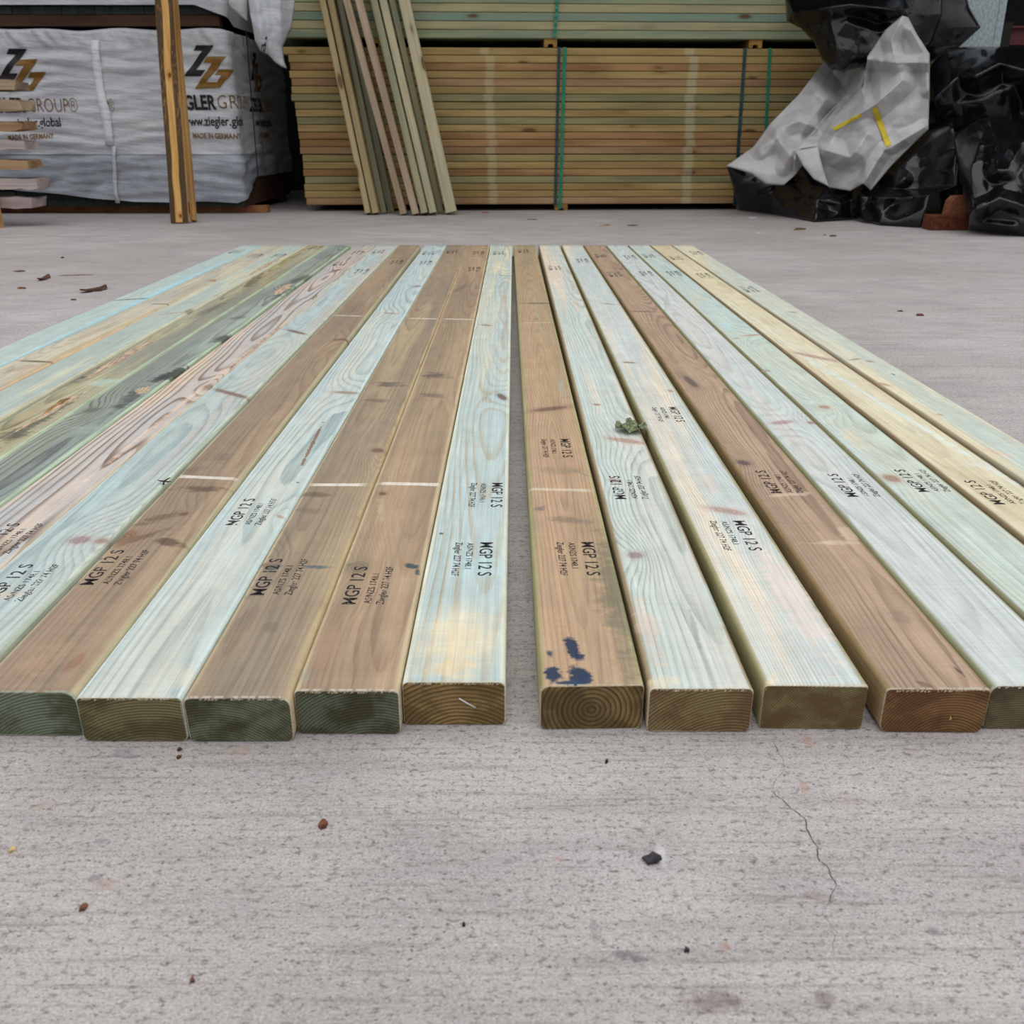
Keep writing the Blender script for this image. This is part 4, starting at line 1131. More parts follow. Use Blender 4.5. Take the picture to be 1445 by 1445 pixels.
# ------------------------------------------------------------------ sheets measured by their outline
def resample(P, n):
    P = [Vector(p) for p in P]
    d = [0]
    for a, b in zip(P, P[1:]): d.append(d[-1] + math.hypot(b.x - a.x, b.y - a.y) + 1e-6)
    out = []
    for i in range(n + 1):
        t = d[-1] * i / n; k = 0
        while k < len(P) - 2 and d[k + 1] < t: k += 1
        f = (t - d[k]) / (d[k + 1] - d[k]); out.append(P[k] + (P[k + 1] - P[k]) * min(max(f, 0), 1))
    return out
def seg_d(px, py, a, b):
    ax, ay, bx, by = a[0], a[1], b[0], b[1]
    dx, dy = bx - ax, by - ay; t = ((px - ax) * dx + (py - ay) * dy) / (dx * dx + dy * dy + 1e-9)
    t = max(0, min(1, t)); return math.hypot(px - ax - t * dx, py - ay - t * dy), t
def crease(u, v, n, seed):
    """piecewise flat random relief with sharp creases, like crushed film"""
    u = u * n + 0.55 * mnoise.noise(Vector((u * n * .6, v * n * .6, seed)))
    v = v * n + 0.55 * mnoise.noise(Vector((u * .6, v * n * .6, seed + 7)))
    i, j = math.floor(u), math.floor(v); fu, fv = u - i, v - j
    def g(a, b):
        return (math.sin((i + a) * 127.1 + (j + b) * 311.7 + seed * 17.3) * 43758.5453) % 1.0 - 0.5
    if (i * 7 + j * 13 + int(seed)) % 2:
        if fu > fv: return g(0, 0) + (g(1, 0) - g(0, 0)) * fu + (g(1, 1) - g(1, 0)) * fv
        return g(0, 0) + (g(1, 1) - g(0, 1)) * fu + (g(0, 1) - g(0, 0)) * fv
    if fu + fv < 1: return g(0, 0) + (g(1, 0) - g(0, 0)) * fu + (g(0, 1) - g(0, 0)) * fv
    return g(1, 1) + (g(0, 1) - g(1, 1)) * (1 - fu) + (g(1, 0) - g(1, 1)) * (1 - fv)
def sheet(name, top, right, bottom, left, mat, parent=None, nu=60, nv=60, bulge=0.1, folds=(), crumple=0.03, freq=9.0, thick=0.003, seed=0.0, smooth=True, facet=0.0):
    """a creased film: four edges (x, y, distance), swollen between them, with hand-laid folds (points, height, width)"""
    Tp, Bt = resample(top, nu), resample(bottom, nu); Lf, Rt = resample(left, nv), resample(right, nv)
    vs = []
    for j in range(nv + 1):
        v = j / nv
        for i in range(nu + 1):
            u = i / nu
            p = Tp[i] * (1 - v) + Bt[i] * v + Lf[j] * (1 - u) + Rt[j] * u
            p = p - (Tp[0] * (1 - u) * (1 - v) + Tp[nu] * u * (1 - v) + Bt[0] * (1 - u) * v + Bt[nu] * u * v)
            e = (16 * u * (1 - u) * v * (1 - v)) ** 0.45
            h = bulge * e
            for (pts, amp, w) in folds:
                best = 1e9; tt = 0
                for a, b in zip(pts, pts[1:]):
                    dd, t = seg_d(p.x, p.y, a, b)
                    if dd < best: best = dd
                h += amp * max(0.0, 1 - best / w)
            q = on_y(p.x, p.y, p.z)
            fu, fv = q.x, q.z + q.y * .3
            c = crease(fu, fv, freq * .42, seed) + 0.42 * crease(fu, fv, freq * 1.0, seed + 3) + 0.14 * crease(fu, fv, freq * 2.3, seed + 5)
            h += crumple * c * min(1.0, 0.35 + e)
            r = ray(p.x, p.y)
            # move along the line of sight: the outline keeps its place
            vs.append(CAMP + r * ((p.z - h) / r.y))
    for q in vs:
        if q.z < 0.004: q.z = 0.004
    m = nu + 1
    mb = MB(); mb.add(vs, [(j * m + i, (j + 1) * m + i, (j + 1) * m + i + 1, j * m + i + 1) for j in range(nv) for i in range(nu)])
    o = mb.build(name, mat, parent, smooth=smooth)
    sd = o.modifiers.new('film', 'SOLIDIFY'); sd.thickness = thick; sd.offset = -1
    return o
# hanging torn tail of film on the upper pack
tail = sheet('film_tail', [(349, -20, 5.98), (380, -22, 5.96), (418, -20, 6.05)], [(418, -20, 6.05), (416, 10, 6.05), (411, 40, 6.05), (399, 66, 6.04), (401, 85, 6.03), (405, 97, 6.02)],
      [(357, 40, 5.98), (360, 58, 5.97), (368, 73, 5.96), (378, 77, 5.96), (388, 88, 5.97), (397, 94, 6.0), (405, 97, 6.02)], [(349, -20, 5.98), (350, 0, 5.98), (353, 22, 5.97), (357, 40, 5.98)],
      TAILM, up, 44, 44, 0.05, [([(395, -10), (396, 40), (400, 92)], 0.03, 12), ([(362, 0), (370, 60)], 0.02, 8)], 0.05, 14.0, 0.0015, 3.0)
tl = MB()
def tailw(p): return p
o0 = on_y(372, 54, 5.88)
for body, px, py in (('al', 374, 75),):
    a = on_y(px - 0.5, py, 5.885); b = on_y(px + 3.0, 52, 5.885)
    r = (b - a).normalized(); u = Vector((-r.z, 0, r.x))
    put_text(tl, body, a, r, u, (b - a).length, 0.036, 0.01)
tl.build('lettering', plain('tail_print', (40, 40, 46), 0.5, 0.3), up)
tongue = sheet('film_tail', [(322, -6, 6.02), (336, -8, 6.0), (349, -8, 6.02)], [(349, -8, 6.02), (350, 14, 6.02), (349, 30, 6.02)], [(322, 6, 6.02), (336, 20, 6.01), (349, 30, 6.02)], [(322, -6, 6.02), (322, 6, 6.02)],
      FILM, up, 16, 16, 0.02, (), 0.02, 14.0, 0.0015, 5.0)
keep(up)

# ------------------------------------------------------------------ sawn boards on stickers at the left edge
SAWN = plain_wood('sawn_board', (196, 170, 138), (172, 148, 122), (124, 98, 76), seed=51.0, rough=0.8)
SAWNW = plain_wood('sawn_board_frosted', (206, 190, 186), (182, 164, 160), (140, 112, 100), seed=52.0, rough=0.8)
SAWNO = plain_wood('sawn_board_orange', (196, 158, 118), (174, 136, 98), (130, 88, 52), seed=53.0, rough=0.8)
YS = 5.22
rows = [(112, 128, 20, SAWN, 'greenish tan'), (141, 157, 29, SAWN, 'tan'), (171, 184.5, 31, SAWNO, 'brown'), (198, 211, 32.5, SAWNW, 'whitish'), (225.5, 238.5, 40, SAWNO, 'orange tan'), (252, 267.5, 51.5, SAWNW, 'whitish'), (279, 293.5, 45, SAWNW, 'frosted pinkish')]
od = ['topmost', 'second from the top', 'third from the top', 'fourth from the top', 'fifth from the top', 'second from the bottom', 'lowest']
prev = None
zs = []
r3 = random.Random(8)
for i, (y0, y1, x1, mt, cn) in enumerate(rows):
    zA, zB = on_y(x1, y0, YS).z, on_y(x1, y1, YS).z
    xe = on_y(x1, y0, YS).x; L = 1.3
    mb = MB(); rings = []
    n = 26; tilt = 0.0
    h = zA - zB
    for k in range(n + 1):
        t = k / n; x = xe - L + L * t
        ring = []
        tp = 1.0 if k < n - 1 else (0.95 if k == n - 1 else 0.82)
        for (dy, dz) in ((0, -.5), (.5, -.5), (1, -.5), (1, .5), (.5, .5), (0, .5)):
            jz = r3.uniform(-.0015, .0015) if k < n - 2 else r3.uniform(-.006, .006)
            ring.append(Vector((x + (r3.uniform(-.01, .008) if k == n else 0), YS + dy * 0.16 + r3.uniform(-.001, .001), (zA + zB) / 2 + dz * h * tp + jz * (1 if dz > 0 else .0 if k < n - 2 else 1))))
        rings.append(ring)
    mb.loft(rings, True)
    o = mb.build('sawn_board', mt, loc=(xe - L / 2, YS + .08, zB))
    tag(o, '%s rough sawn board at the left edge, %s of the pile' % (cn, od[i]), 'board', 'sawn boards piled at the left edge')
    zs.append((zA, zB))
for i, (zA, zB) in enumerate(zs):
    below = zs[i + 1][0] if i + 1 < len(zs) else 0.0
    for j, xo in enumerate((-3.05, -3.6)):
        mb = MB(); mb.box((0, 0, 0), (0.07, 0.20, zB - below - 0.003)); o = mb.build('sticker', SAWN)
        o.location = (xo, YS + 0.09, (zB + below) / 2)
        tag(o, 'spacer under the sawn board %s at the left edge, %s' % (od[i], ('outer one', 'inner one')[j]), 'spacer', 'spacers in the sawn board pile')
pp = on_z(1.5, 322, 0)
mb = MB(); mb.box((0, 0, 0), (0.05, 0.05, 0.19)); o = mb.build('post', YB); o.location = (pp.x - 0.03, pp.y + 0.02, 0.095)
tag(o, 'short yellow post standing at the left edge below the sawn boards', 'post')

# ------------------------------------------------------------------ plastic heap at right
def black_film():
    m, bs = new_mat('black_film')
    vec, x, y, z = coords()
    n = noise(vec, 9.0, 4.0, 0.65); n2 = noise(vec, 60.0, 3.0, 0.6)
    finish(bs, mix(sstep(n, 0.4, 0.7), lin((13, 13, 16)), lin((22, 21, 25))), sstep(n2, 0.3, 0.7, 0.12, 0.22), 0.42)
    bump(bs, n + n2 * 0.2, 0.15, 0.015)
    return m
BLK = black_film()
heap = empty('black_plastic_sheet', (1.9, 5.9, 0))
tag(heap, 'heap of glossy black plastic sheeting slumped beside the strapped stack', 'plastic sheet')
bpy.context.view_layer.update()
sheet('upper_bundle', [(1106, -30, 6.25), (1180, -34, 6.1), (1260, -30, 6.1), (1330, -34, 6.2)], [(1330, -34, 6.2), (1330, 20, 6.2), (1315, 60, 6.2), (1285, 90, 6.15)],
      [(1110, 30, 6.22), (1130, 40, 6.15), (1148, 58, 6.05), (1160, 84, 6.0), (1172, 98, 5.98), (1190, 101, 5.97), (1230, 92, 6.0), (1285, 90, 6.15)], [(1106, -30, 6.25), (1108, 0, 6.22), (1110, 30, 6.22)],
      BLK, heap, 100, 80, 0.14, [([(1120, 18), (1200, 6), (1262, 14)], 0.10, 18), ([(1205, 22), (1240, 34), (1268, 24)], -0.06, 12), ([(1185, 95), (1180, 50), (1205, 16)], 0.06, 26)], 0.11, 6.0, 0.004, 1.0)
sheet('hanging_panel', [(1265, -30, 6.3), (1330, -34, 6.3), (1360, -20, 6.32)], [(1360, -20, 6.32), (1368, 10, 6.32), (1384, 39, 6.3), (1365, 56, 6.3), (1352, 68, 6.28)],
      [(1265, 100, 6.28), (1320, 85, 6.27), (1352, 68, 6.28)], [(1265, -30, 6.3), (1262, 30, 6.28), (1265, 100, 6.28)], BLK, heap, 40, 40, 0.03, [([(1310, -10), (1320, 80)], 0.02, 30)], 0.03, 4.0, 0.004, 8.0)
sheet('right_mound', [(1296, 120, 6.1), (1315, 90, 6.1), (1335, 68, 6.1), (1365, 66, 6.08), (1420, 66, 6.0), (1500, 70, 5.9)], [(1500, 70, 5.9), (1520, 180, 5.7), (1530, 312, 5.55)],
      [(1296, 300, 5.95), (1330, 316, 5.6), (1380, 316, 5.55), (1440, 314, 5.55), (1530, 312, 5.55)], [(1296, 120, 6.1), (1296, 190, 6.0), (1296, 300, 5.95)],
      BLK, heap, 110, 100, 0.20, [([(1305, 150), (1360, 102), (1402, 78)], 0.12, 26), ([(1378, 108), (1412, 90), (1450, 100), (1475, 150)], 0.16, 26), ([(1395, 70), (1450, 72)], 0.05, 12), ([(1330, 190), (1400, 180), (1440, 160)], -0.12, 40)], 0.10, 4.5, 0.004, 12.0)
sheet('lower_front', [(1026, 236, 6.16), (1060, 225, 6.2), (1120, 200, 6.22), (1220, 200, 6.12), (1290, 190, 5.86), (1345, 172, 5.5)], [(1345, 172, 5.5), (1352, 220, 5.3), (1350, 262, 5.2), (1312, 276, 5.18), (1300, 322, 5.155)],
      [(1040, 297, 6.33), (1090, 303, 6.02), (1150, 314, 5.49), (1205, 310, 5.67), (1240, 318, 5.31), (1300, 322, 5.155)], [(1026, 236, 6.16), (1034, 262, 6.2), (1040, 297, 6.33)],
      BLK, heap, 150, 80, 0.09, [([(1217, 262), (1214, 296), (1218, 312)], 0.07, 14), ([(1120, 250), (1135, 275), (1170, 290)], -0.05, 16), ([(1152, 282), (1190, 288), (1214, 276)], 0.04, 12), ([(1262, 245), (1300, 208), (1340, 182)], 0.09, 26), ([(1235, 290), (1275, 252)], 0.05, 14), ([(1260, 290), (1330, 262)], -0.06, 22)], 0.08, 6.5, 0.004, 22.0)
sheet('right_front', [(1345, 190, 5.38), (1380, 168, 5.35), (1425, 165, 5.3), (1445, 210, 5.2), (1520, 215, 5.1)], [(1520, 215, 5.1), (1530, 280, 4.9), (1535, 336, 4.65)],
      [(1366, 326, 4.99), (1400, 330, 4.86), (1440, 333, 4.76), (1535, 336, 4.65)], [(1345, 190, 5.38), (1352, 240, 5.12), (1362, 290, 4.99), (1366, 326, 4.99)],
      BLK, heap, 110, 90, 0.13, [([(1398, 176), (1408, 205), (1406, 240)], 0.09, 20), ([(1422, 240), (1434, 216), (1446, 200)], 0.10, 16), ([(1370, 302), (1410, 280), (1450, 292)], 0.05, 16), ([(1388, 186), (1370, 240), (1374, 295)], 0.06, 22), ([(1380, 314), (1430, 320)], 0.03, 8)], 0.09, 6.0, 0.004, 31.0)
keep(heap)

def tarp_mat():
    m, bs = new_mat('silver_tarp')
    vec, x, y, z = coords()
    n = noise(vec, 6.0, 4.0, 0.6); n2 = noise(vec, 22.0, 4.0, 0.65)
    col = mix(sstep(n, 0.35, 0.65), lin((190, 189, 188)), lin((172, 171, 172)))
    geo = T.tree.nodes.new('ShaderNodeNewGeometry')
    # outer face silver, inner face black, as the sheet is made
    vt = T.tree.nodes.new('ShaderNodeVertexColor') if False else None
    finish(bs, col, 0.42, 0.4)
    bump(bs, n2 * 0.6 + n, 0.2, 0.02)
    return m
TARP = tarp_mat()
tarp = empty('silver_tarp', (1.75, 5.7, 0))
tag(tarp, 'crumpled silver white tarp with yellow lines draped over the black plastic', 'tarp')
bpy.context.view_layer.update()
def q4(x, y): return (1005 + x / 3.284, y / 3.284)
def qp(L): return [q4(*p) for p in L]
main_folds = [
 (qp([(880, 80), (830, 190), (850, 290)]), 0.07, 16), (qp([(700, 275), (830, 290), (1000, 290)]), 0.09, 14), (qp([(880, 370), (760, 480), (560, 600)]), 0.13, 22),
 (qp([(740, 300), (740, 440)]), -0.07, 12), (qp([(720, 620), (640, 730), (510, 690)]), 0.10, 22), (qp([(800, 690), (700, 850)]), 0.07, 12),
 (qp([(980, 590), (830, 680)]), 0.06, 12), (qp([(640, 460), (540, 560), (470, 660)]), -0.10, 20), (qp([(540, 860), (600, 800), (660, 760)]), -0.05, 16), (qp([(920, 140), (990, 260), (1000, 420)]), 0.06, 12)]
sheet('tarp_body', [(q4(720, 260) + (5.86,)), (q4(800, 140) + (5.84,)), (q4(880, 72) + (5.83,)), (q4(908, 80) + (5.82,))],
      [(q4(908, 80) + (5.82,)), (q4(950, 160) + (5.78,)), (q4(1008, 250) + (5.74,)), (q4(1008, 420) + (5.68,)), (q4(1002, 600) + (5.64,))],
      [(q4(540, 868) + (5.62,)), (q4(640, 886) + (5.58,)), (q4(700, 850) + (5.55,)), (q4(735, 884) + (5.52,)), (q4(830, 770) + (5.56,)), (q4(1002, 600) + (5.64,))],
      [(q4(720, 260) + (5.86,)), (q4(700, 400) + (5.84,)), (q4(600, 500) + (5.80,)), (q4(470, 670) + (5.70,)), (q4(540, 868) + (5.62,))],
      TARP, tarp, 120, 120, 0.06, main_folds, 0.11, 6.5, 0.004, 41.0)
left_folds = [(qp([(560, 340), (640, 440), (600, 560)]), -0.14, 34), (qp([(480, 380), (560, 480)]), 0.05, 16), (qp([(300, 600), (400, 560), (500, 600)]), 0.07, 16), (qp([(220, 690), (300, 640), (380, 740)]), 0.08, 16),
              (qp([(520, 290), (400, 460), (200, 690)]), -0.03, 14), (qp([(330, 780), (370, 700), (480, 670)]), 0.06, 12), (qp([(640, 330), (600, 460), (470, 640)]), -0.06, 18)]
sheet('tarp_wing', [(q4(520, 285) + (6.14,)), (q4(620, 330) + (6.12,)), (q4(730, 260) + (6.06,))], [(q4(730, 260) + (6.06,)), (q4(690, 420) + (5.90,)), (q4(580, 560) + (5.84,)), (q4(500, 680) + (5.74,))],
      [(q4(66, 768) + (5.98,)), (q4(180, 805) + (5.90,)), (q4(250, 855) + (5.84,)), (q4(330, 860) + (5.80,)), (q4(376, 820) + (5.78,)), (q4(380, 700) + (5.76,)), (q4(500, 680) + (5.74,))],
      [(q4(520, 285) + (6.14,)), (q4(400, 440) + (6.02,)), (q4(270, 570) + (6.02,)), (q4(190, 680) + (6.0,)), (q4(66, 768) + (5.98,))],
      TARP, tarp, 100, 90, 0.03, left_folds, 0.11, 6.5, 0.004, 55.0)
sheet('tarp_cuff', [(q4(380, 698) + (5.66,)), (q4(490, 680) + (5.62,))], [(q4(490, 680) + (5.62,)), (q4(510, 760) + (5.58,)), (q4(542, 866) + (5.55,))],
      [(q4(470, 830) + (5.56,)), (q4(542, 866) + (5.55,))], [(q4(380, 698) + (5.66,)), (q4(420, 770) + (5.60,)), (q4(470, 830) + (5.56,))], TARP, tarp, 16, 30, 0.02, (), 0.02, 10.0, 0.004, 60.0)
# yellow lines printed on the tarp: thin ribbons laid on its surface
def ribbon(pts, w, mat, name, parent):
    dg = bpy.context.evaluated_depsgraph_get(); dg.update()
    body = [c for c in parent.children if c.name.startswith('tarp_')]
    mb = MB(); rings = []
    n = 16
    for i in range(n + 1):
        t = i / n
        a, b = pts
        x, y = a[0] + (b[0] - a[0]) * t, a[1] + (b[1] - a[1]) * t
        nx, ny = -(b[1] - a[1]), (b[0] - a[0]); l = math.hypot(nx, ny); nx /= l; ny /= l
        row = []
        for s in (-1, -.5, 0, .5, 1):
            r = ray(x + nx * w * s, y + ny * w * s).normalized(); best = None
            for o in body:
                Mi = o.matrix_world.inverted()
                hit, lc, nr, ix = o.ray_cast(Mi @ CAMP, (Mi.to_3x3() @ r).normalized())
                if hit:
                    wl = o.matrix_world @ lc
                    if best is None or (wl - CAMP).length < (best - CAMP).length: best = wl
            row.append((best - r * 0.010) if best else None)
        if None not in row: rings.append(row)
    k = 5
    mb.add([p for r in rings for p in r], [(i * k + j, i * k + j + 1, (i + 1) * k + j + 1, (i + 1) * k + j) for i in range(len(rings) - 1) for j in range(k - 1)])
    return mb.build(name, mat, parent)
YEL = plain('yellow_print', (214, 190, 52), 0.5, 0.3, 0.1)
keep(tarp)
bpy.context.view_layer.update()
ribbon((q4(752, 500), q4(818, 676)), 4.0, YEL, 'yellow_line', tarp)
ribbon((q4(690, 532), q4(562, 600)), 2.6, YEL, 'yellow_line', tarp)
keep(tarp)

# galvanised sheet-metal post behind the heap and dark red steel beyond
def galv():
    m, bs = new_mat('galvanised_steel')
    vec, x, y, z = coords()
    n = noise(xyz(x * 90.0, y * 90.0, z * 40.0), 1.0, 3.0, 0.7)
    finish(bs, mix(sstep(n, 0.38, 0.62), lin((186, 200, 202)), lin((150, 164, 168))), 0.5, 0.4)
    bs.inputs['Metallic'].default_value = 0.25
    return m
a = on_y(1350, 40, 6.55); b = on_y(1429, 40, 6.55)
GM = galv()
mb = MB(); w = b.x - a.x; wb_ = w
prof = [(-w / 2, 0), (w / 2 - 0.05, 0), (w / 2 - 0.047, -0.004), (w / 2 - 0.041, -0.004), (w / 2 - 0.038, 0), (w / 2, 0), (w / 2, 0.10), (w / 2 - 0.01, 0.10), (w / 2 - 0.01, 0.01), (-w / 2 + 0.01, 0.01), (-w / 2 + 0.01, 0.10), (-w / 2, 0.10)]
mb.loft([[Vector((p, q, z)) for p, q in prof] for z in (0, 2.6)], True)
o = mb.build('steel_post', GM); o.location = ((a.x + b.x) / 2 - 0.04, 6.55, 0)
o.rotation_euler = (0, math.radians(-1.2), 0); 
tag(o, 'speckled galvanised steel channel standing behind the black plastic', 'post')
mb = MB(); pr = [(0, 0), (.12, 0), (.12, .012), (.066, .012), (.066, .108), (.12, .108), (.12, .12), (0, .12), (0, .108), (.054, .108), (.054, .012), (0, .012)]
mb.loft([[Vector((x, p, q)) for p, q in pr] for x in (0, 1.4)], True)
for i, (zz, lb) in enumerate(((0.86, 'dark red steel beam at the right edge, lower of two'), (1.06, 'dark red steel beam at the right edge, upper of two'))):
    if i == 0: o = mb.build('steel_beam', plain('red_oxide', (120, 56, 58), 0.55, 0.4)); red = o
    else: o = red.copy(); COL.objects.link(o)
    o.location = (b.x + 0.03, 7.3, zz); tag(o, lb, 'beam', 'dark red beams at the right edge')
for i in range(2):
    mb = MB(); mb.box((0, 0, 0), (0.09, 0.09, (1.06 + .13))); o = mb.build('beam_stand', plain('stand_steel', (38, 36, 36), .6, .3)); o.location = (b.x + 0.25 + i * .9, 7.20, 0.595)
    tag(o, ('steel upright carrying the red beams near their visible end', 'steel upright carrying the red beams at their far end')[i], 'upright', 'uprights of the red beams')

# two reddish blocks under the plastic
RB = plain('reddish_block', (112, 62, 44), 0.8, 0.15, 0.25, 40, bmp=0.3)
a = on_z(1312, 325, 0); b2 = on_z(1368, 326, 0)
mb = MB(); mb.box((0, 0, 0), (0.235, 0.11, 0.075)); o = mb.build('wood_block', RB); o.location = (a.x + 0.115, a.y + 0.045, 0.0375)
bv = o.modifiers.new('edge', 'BEVEL'); bv.width = 0.004; bv.segments = 2
tag(o, 'reddish block lying on the floor under the black plastic', 'block')
mb = MB(); w = 0.105
pr = [(-w / 2, 0), (w / 2, 0), (w / 2 + .004, 0.05), (w / 2 - .004, 0.088), (w / 2 - 0.028, 0.098), (-w / 2 + 0.03, 0.094), (-w / 2 + 0.008, 0.07)]
mb.loft([[Vector((p, y, q)) for p, q in pr] for y in (0, 0.08)], True)
o = mb.build('wood_block', plain('reddish_block_light', (146, 92, 70), 0.8, 0.15, 0.2, 40, bmp=0.3)); p = on_y(1349, 300, a.y + 0.05); o.location = (p.x, a.y + 0.02, 0.0755)
tag(o, 'lighter reddish offcut with rounded top standing on the reddish block', 'block')

# ------------------------------------------------------------------ small things on the floor and the timbers
def chip(px, py, px2, py2, w, h, c, name, label, cat, group=None, z0=0.0, seed=1, bend=0.0):
    r = random.Random(seed)
    a, b = on_z(px, py, z0), on_z(px2, py2, z0)
    c0 = (a + b) / 2; e = (b - a) / 2; nn = Vector((-e.y, e.x, 0)).normalized()
    mb = MB(); rings = []; n = 7
    for i in range(n):
        t = -1 + 2 * i / (n - 1); ww = w * (1 - abs(t) ** 2.5 * 0.75) * r.uniform(.75, 1.2); hh = h * .55 * (1 - abs(t) ** 3 * 0.6) * r.uniform(.8, 1.2)
        lift = bend * t * t
        ctr = e * t + nn * r.uniform(-w, w) * .3
        rings.append([ctr - nn * ww + Vector((0, 0, lift)), ctr + nn * ww + Vector((0, 0, lift)), ctr + nn * ww * .7 + Vector((0, 0, hh + lift)), ctr - nn * ww * .6 + Vector((0, 0, hh * .9 + lift))])
    mb.loft(rings, True)
    key = (c,)
    o = mb.build(name, chip_mat(c)); o.location = (c0.x, c0.y, z0 + 0.0003)
    tag(o, label, cat, group); return o
_cm = {}
def chip_mat(c):
    if c not in _cm: _cm[c] = plain('chip', c, 0.8, 0.15, 0.35, 120)
    return _cm[c]
def pebble():
    p = on_z(920, 1222, 0); mb = MB(); r = random.Random(4); rings = []
    R = 0.0056
    prof = [(0.75, 0.0), (1.05, 0.3), (0.9, 0.75), (0.5, 1.0)]
    ang = [1.35, 0.85, 1.05, 0.7, 1.25, 0.8, 1.1, 0.65, 0.95]
    for (k, z) in prof:
        rings.append([Vector((math.cos(t * 2 * math.pi / 9) * R * k * ang[t], math.sin(t * 2 * math.pi / 9) * R * k * ang[t] * .8, z * R * 1.1 * (1 + .35 * math.sin(t * 0.7 + 1.0)))) for t in range(9)])
    mb.loft(rings, True); o = mb.build('pebble', plain('dark_stone', (52, 52, 58), 0.55, 0.4, 0.3, 200)); o.location = (p.x, p.y + .004, 0.0)
    tag(o, 'small black angular stone on the concrete in front of the timbers', 'stone')
pebble()
chip(449, 1167, 463, 1163, .0045, .006, (128, 82, 60), 'wood_chip', 'reddish brown wood chip on the concrete in front of the brown timbers', 'chip', seed=3)
chip(116, 414, 151, 407, .022, .012, (86, 64, 52), 'bark_piece', 'dark strip of bark on the floor left of the timbers', 'bark', seed=5, bend=.01)
chip(55, 397, 70, 391, .014, .008, (104, 70, 56), 'bark_piece', 'small reddish bark curl further left of the big bark strip', 'bark', seed=6, bend=.01)
chip(27, 406, 34, 408, .012, .008, (128, 96, 66), 'wood_chip', 'tan wood chip on the floor near the left edge', 'chip', seed=7)
chip(24, 384, 32, 382, .02, .006, (112, 90, 78), 'bark_piece', 'faint bark flake behind the small reddish curl', 'bark', seed=8)
chip(84, 389, 132, 388, .008, .004, (136, 116, 98), 'straw', 'thin straw-like sliver behind the big bark strip', 'sliver', seed=9)
chip(100, 424, 108, 423, .008, .006, (82, 62, 56), 'wood_chip', 'tiny dark chip just in front of the big bark strip', 'chip', seed=10)
chip(86, 364, 90, 364, .01, .008, (70, 58, 52), 'wood_chip', 'dark speck of bark behind the straw sliver', 'chip', seed=11)
chip(1121, 325, 1136, 323, .022, .016, (112, 92, 68), 'wood_chip', 'oblong brown chip on the floor in front of the silver tarp', 'chip', seed=12)
chip(1171, 334, 1180, 333, .014, .012, (98, 84, 76), 'wood_chip', 'dark chip in front of the tarp, farther right than the oblong one', 'chip', seed=13)
chip(1066, 329, 1078, 328, .012, .006, (214, 200, 176), 'wood_chip', 'pale chip on the floor left of the oblong brown one', 'chip', seed=14)
chip(1162, 332, 1166, 332, .008, .006, (110, 92, 80), 'wood_chip', 'speck of wood between the oblong and dark chips', 'chip', seed=15)
chip(681, 301, 689, 300, .014, .012, (170, 110, 88), 'wood_chip', 'reddish chip on the floor right of the leaning timbers', 'chip', seed=16)
chip(848, 319, 862, 317, .022, .006, (170, 140, 118), 'wood_chip', 'tan flake on the floor before the lower stack', 'chip', seed=17)
chip(885, 319, 899, 318, .016, .008, (110, 86, 70), 'wood_chip', 'dark flake right of the tan one before the lower stack', 'chip', seed=18)
chip(744, 310, 758, 310, .012, .006, (96, 78, 66), 'wood_chip', 'thin dark chip on the floor below the centre straps', 'chip', seed=19)
chip(1128, 1198, 1133, 1201, .0008, .0015, (222, 218, 206), 'wood_chip', 'tiny white sliver on the concrete left of the crack', 'chip', seed=20)
chip(1057, 308, 1066, 307, .018, .010, (206, 210, 218), 'plastic_scrap', 'scrap of clear film on the floor beside the black plastic', 'plastic scrap', seed=21)
chip(1300, 446, 1296, 445, .012, .010, (120, 84, 74), 'wood_chip', 'reddish speck on open floor right of the timbers', 'chip', seed=22)
chip(1268, 439, 1272, 440, .010, .006, (90, 80, 78), 'wood_chip', 'grey speck left of the reddish one on open floor', 'chip', seed=23)
chip(13, 1201, 22, 1200, .003, .003, (214, 186, 132), 'wood_chip', 'pale yellow wood chip at the left edge of the near floor', 'chip', seed=24)
chip(113, 1281, 122, 1283, .004, .004, (126, 84, 66), 'wood_chip', 'brown chip on the near floor at left', 'chip', seed=25)
chip(268, 1385, 275, 1383, .002, .003, (128, 84, 76), 'wood_chip', 'reddish crumb on the near floor, closest to the camera at left', 'chip', seed=26)
chip(250, 1058, 256, 1059, .0025, .003, (92, 62, 44), 'wood_chip', 'dark crumb on the concrete just before the ninth timber, nearer one', 'chip', seed=27)
chip(249, 1069, 256, 1069, .0025, .003, (98, 66, 46), 'wood_chip', 'brown crumb on the concrete a little before the ninth timber', 'chip', seed=28)
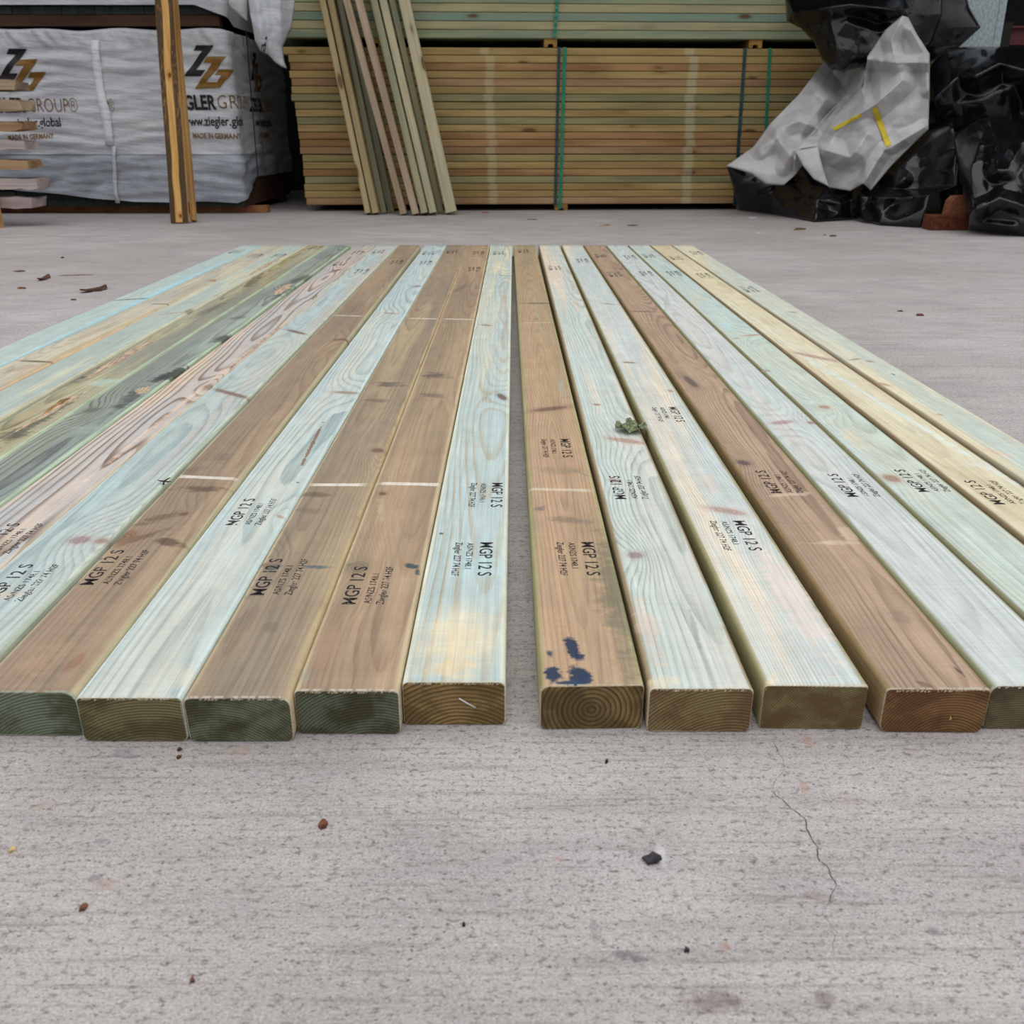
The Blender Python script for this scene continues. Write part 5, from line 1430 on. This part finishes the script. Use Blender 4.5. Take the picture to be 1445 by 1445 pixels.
chip(854, 1075, 858, 1076, .0025, .004, (52, 50, 50), 'wood_chip', 'black crumb on the concrete before the paint-daubed timber', 'chip', seed=29)
chip(965, 1342, 973, 1342, .002, .003, (56, 54, 58), 'wood_chip', 'black crumb on the near floor right of the long dark smear', 'chip', seed=30)
chip(652, 1305, 657, 1305, .0018, .003, (66, 60, 58), 'wood_chip', 'dark crumb on the near floor below the brown timbers', 'chip', seed=31)

def dried_leaf():
    p = on_z(891, 608, PT); mb = MB(); r = random.Random(9)
    n, m = 12, 7; vs = []
    for i in range(n + 1):
        t = i / n; w = 0.024 * math.sin(math.pi * (0.06 + 0.9 * t)) ** 0.8
        for j in range(m + 1):
            s = -1 + 2 * j / m
            x = -0.026 + 0.05 * t; y = s * w * (1 + 0.25 * math.sin(i * 2.3))
            z = 0.003 + 0.010 * abs(s) * (0.5 + 0.5 * math.sin(i * 1.1)) + 0.006 * abs(mnoise.noise(Vector((t * 6, s * 3, 1)))) + r.uniform(0, .002)
            vs.append(Vector((x, y, z)))
    k = m + 1
    mb.add(vs, [(i * k + j, (i + 1) * k + j, (i + 1) * k + j + 1, i * k + j + 1) for i in range(n) for j in range(m)])
    o = mb.build('dried_leaf', plain('leaf_green', (138, 144, 110), 0.7, 0.2, 0.45, 160, c2=(80, 92, 68))); o.location = (p.x, p.y, PT + 0.0005); o.rotation_euler = (0, 0, .15)
    sd = o.modifiers.new('blade', 'SOLIDIFY'); sd.thickness = 0.0006
    tag(o, 'curled dried green leaf lying on a pale timber right of the gap', 'leaf')
dried_leaf()
def sprig():
    p = on_z(232, 683, PT); mb = MB()
    b = Vector((0, 0, 0.004))
    for (x, y, z) in ((-.010, .004, .004), (.006, .009, .006), (.010, -.001, .004)):
        mb.tube([b, Vector((x * .6, y * .6, z * .9)), Vector((x, y, z))], [.0012, .0009, .0004], 5)
    mb.tube([(0, -.004, .0008), b], .0013, 5)
    o = mb.build('dry_twig', plain('twig_dark', (64, 60, 52), 0.8, 0.2)); o.location = (p.x, p.y, PT)
    tag(o, 'tiny dark twig on the edge of the brown timber left of the aqua one', 'twig')
sprig()
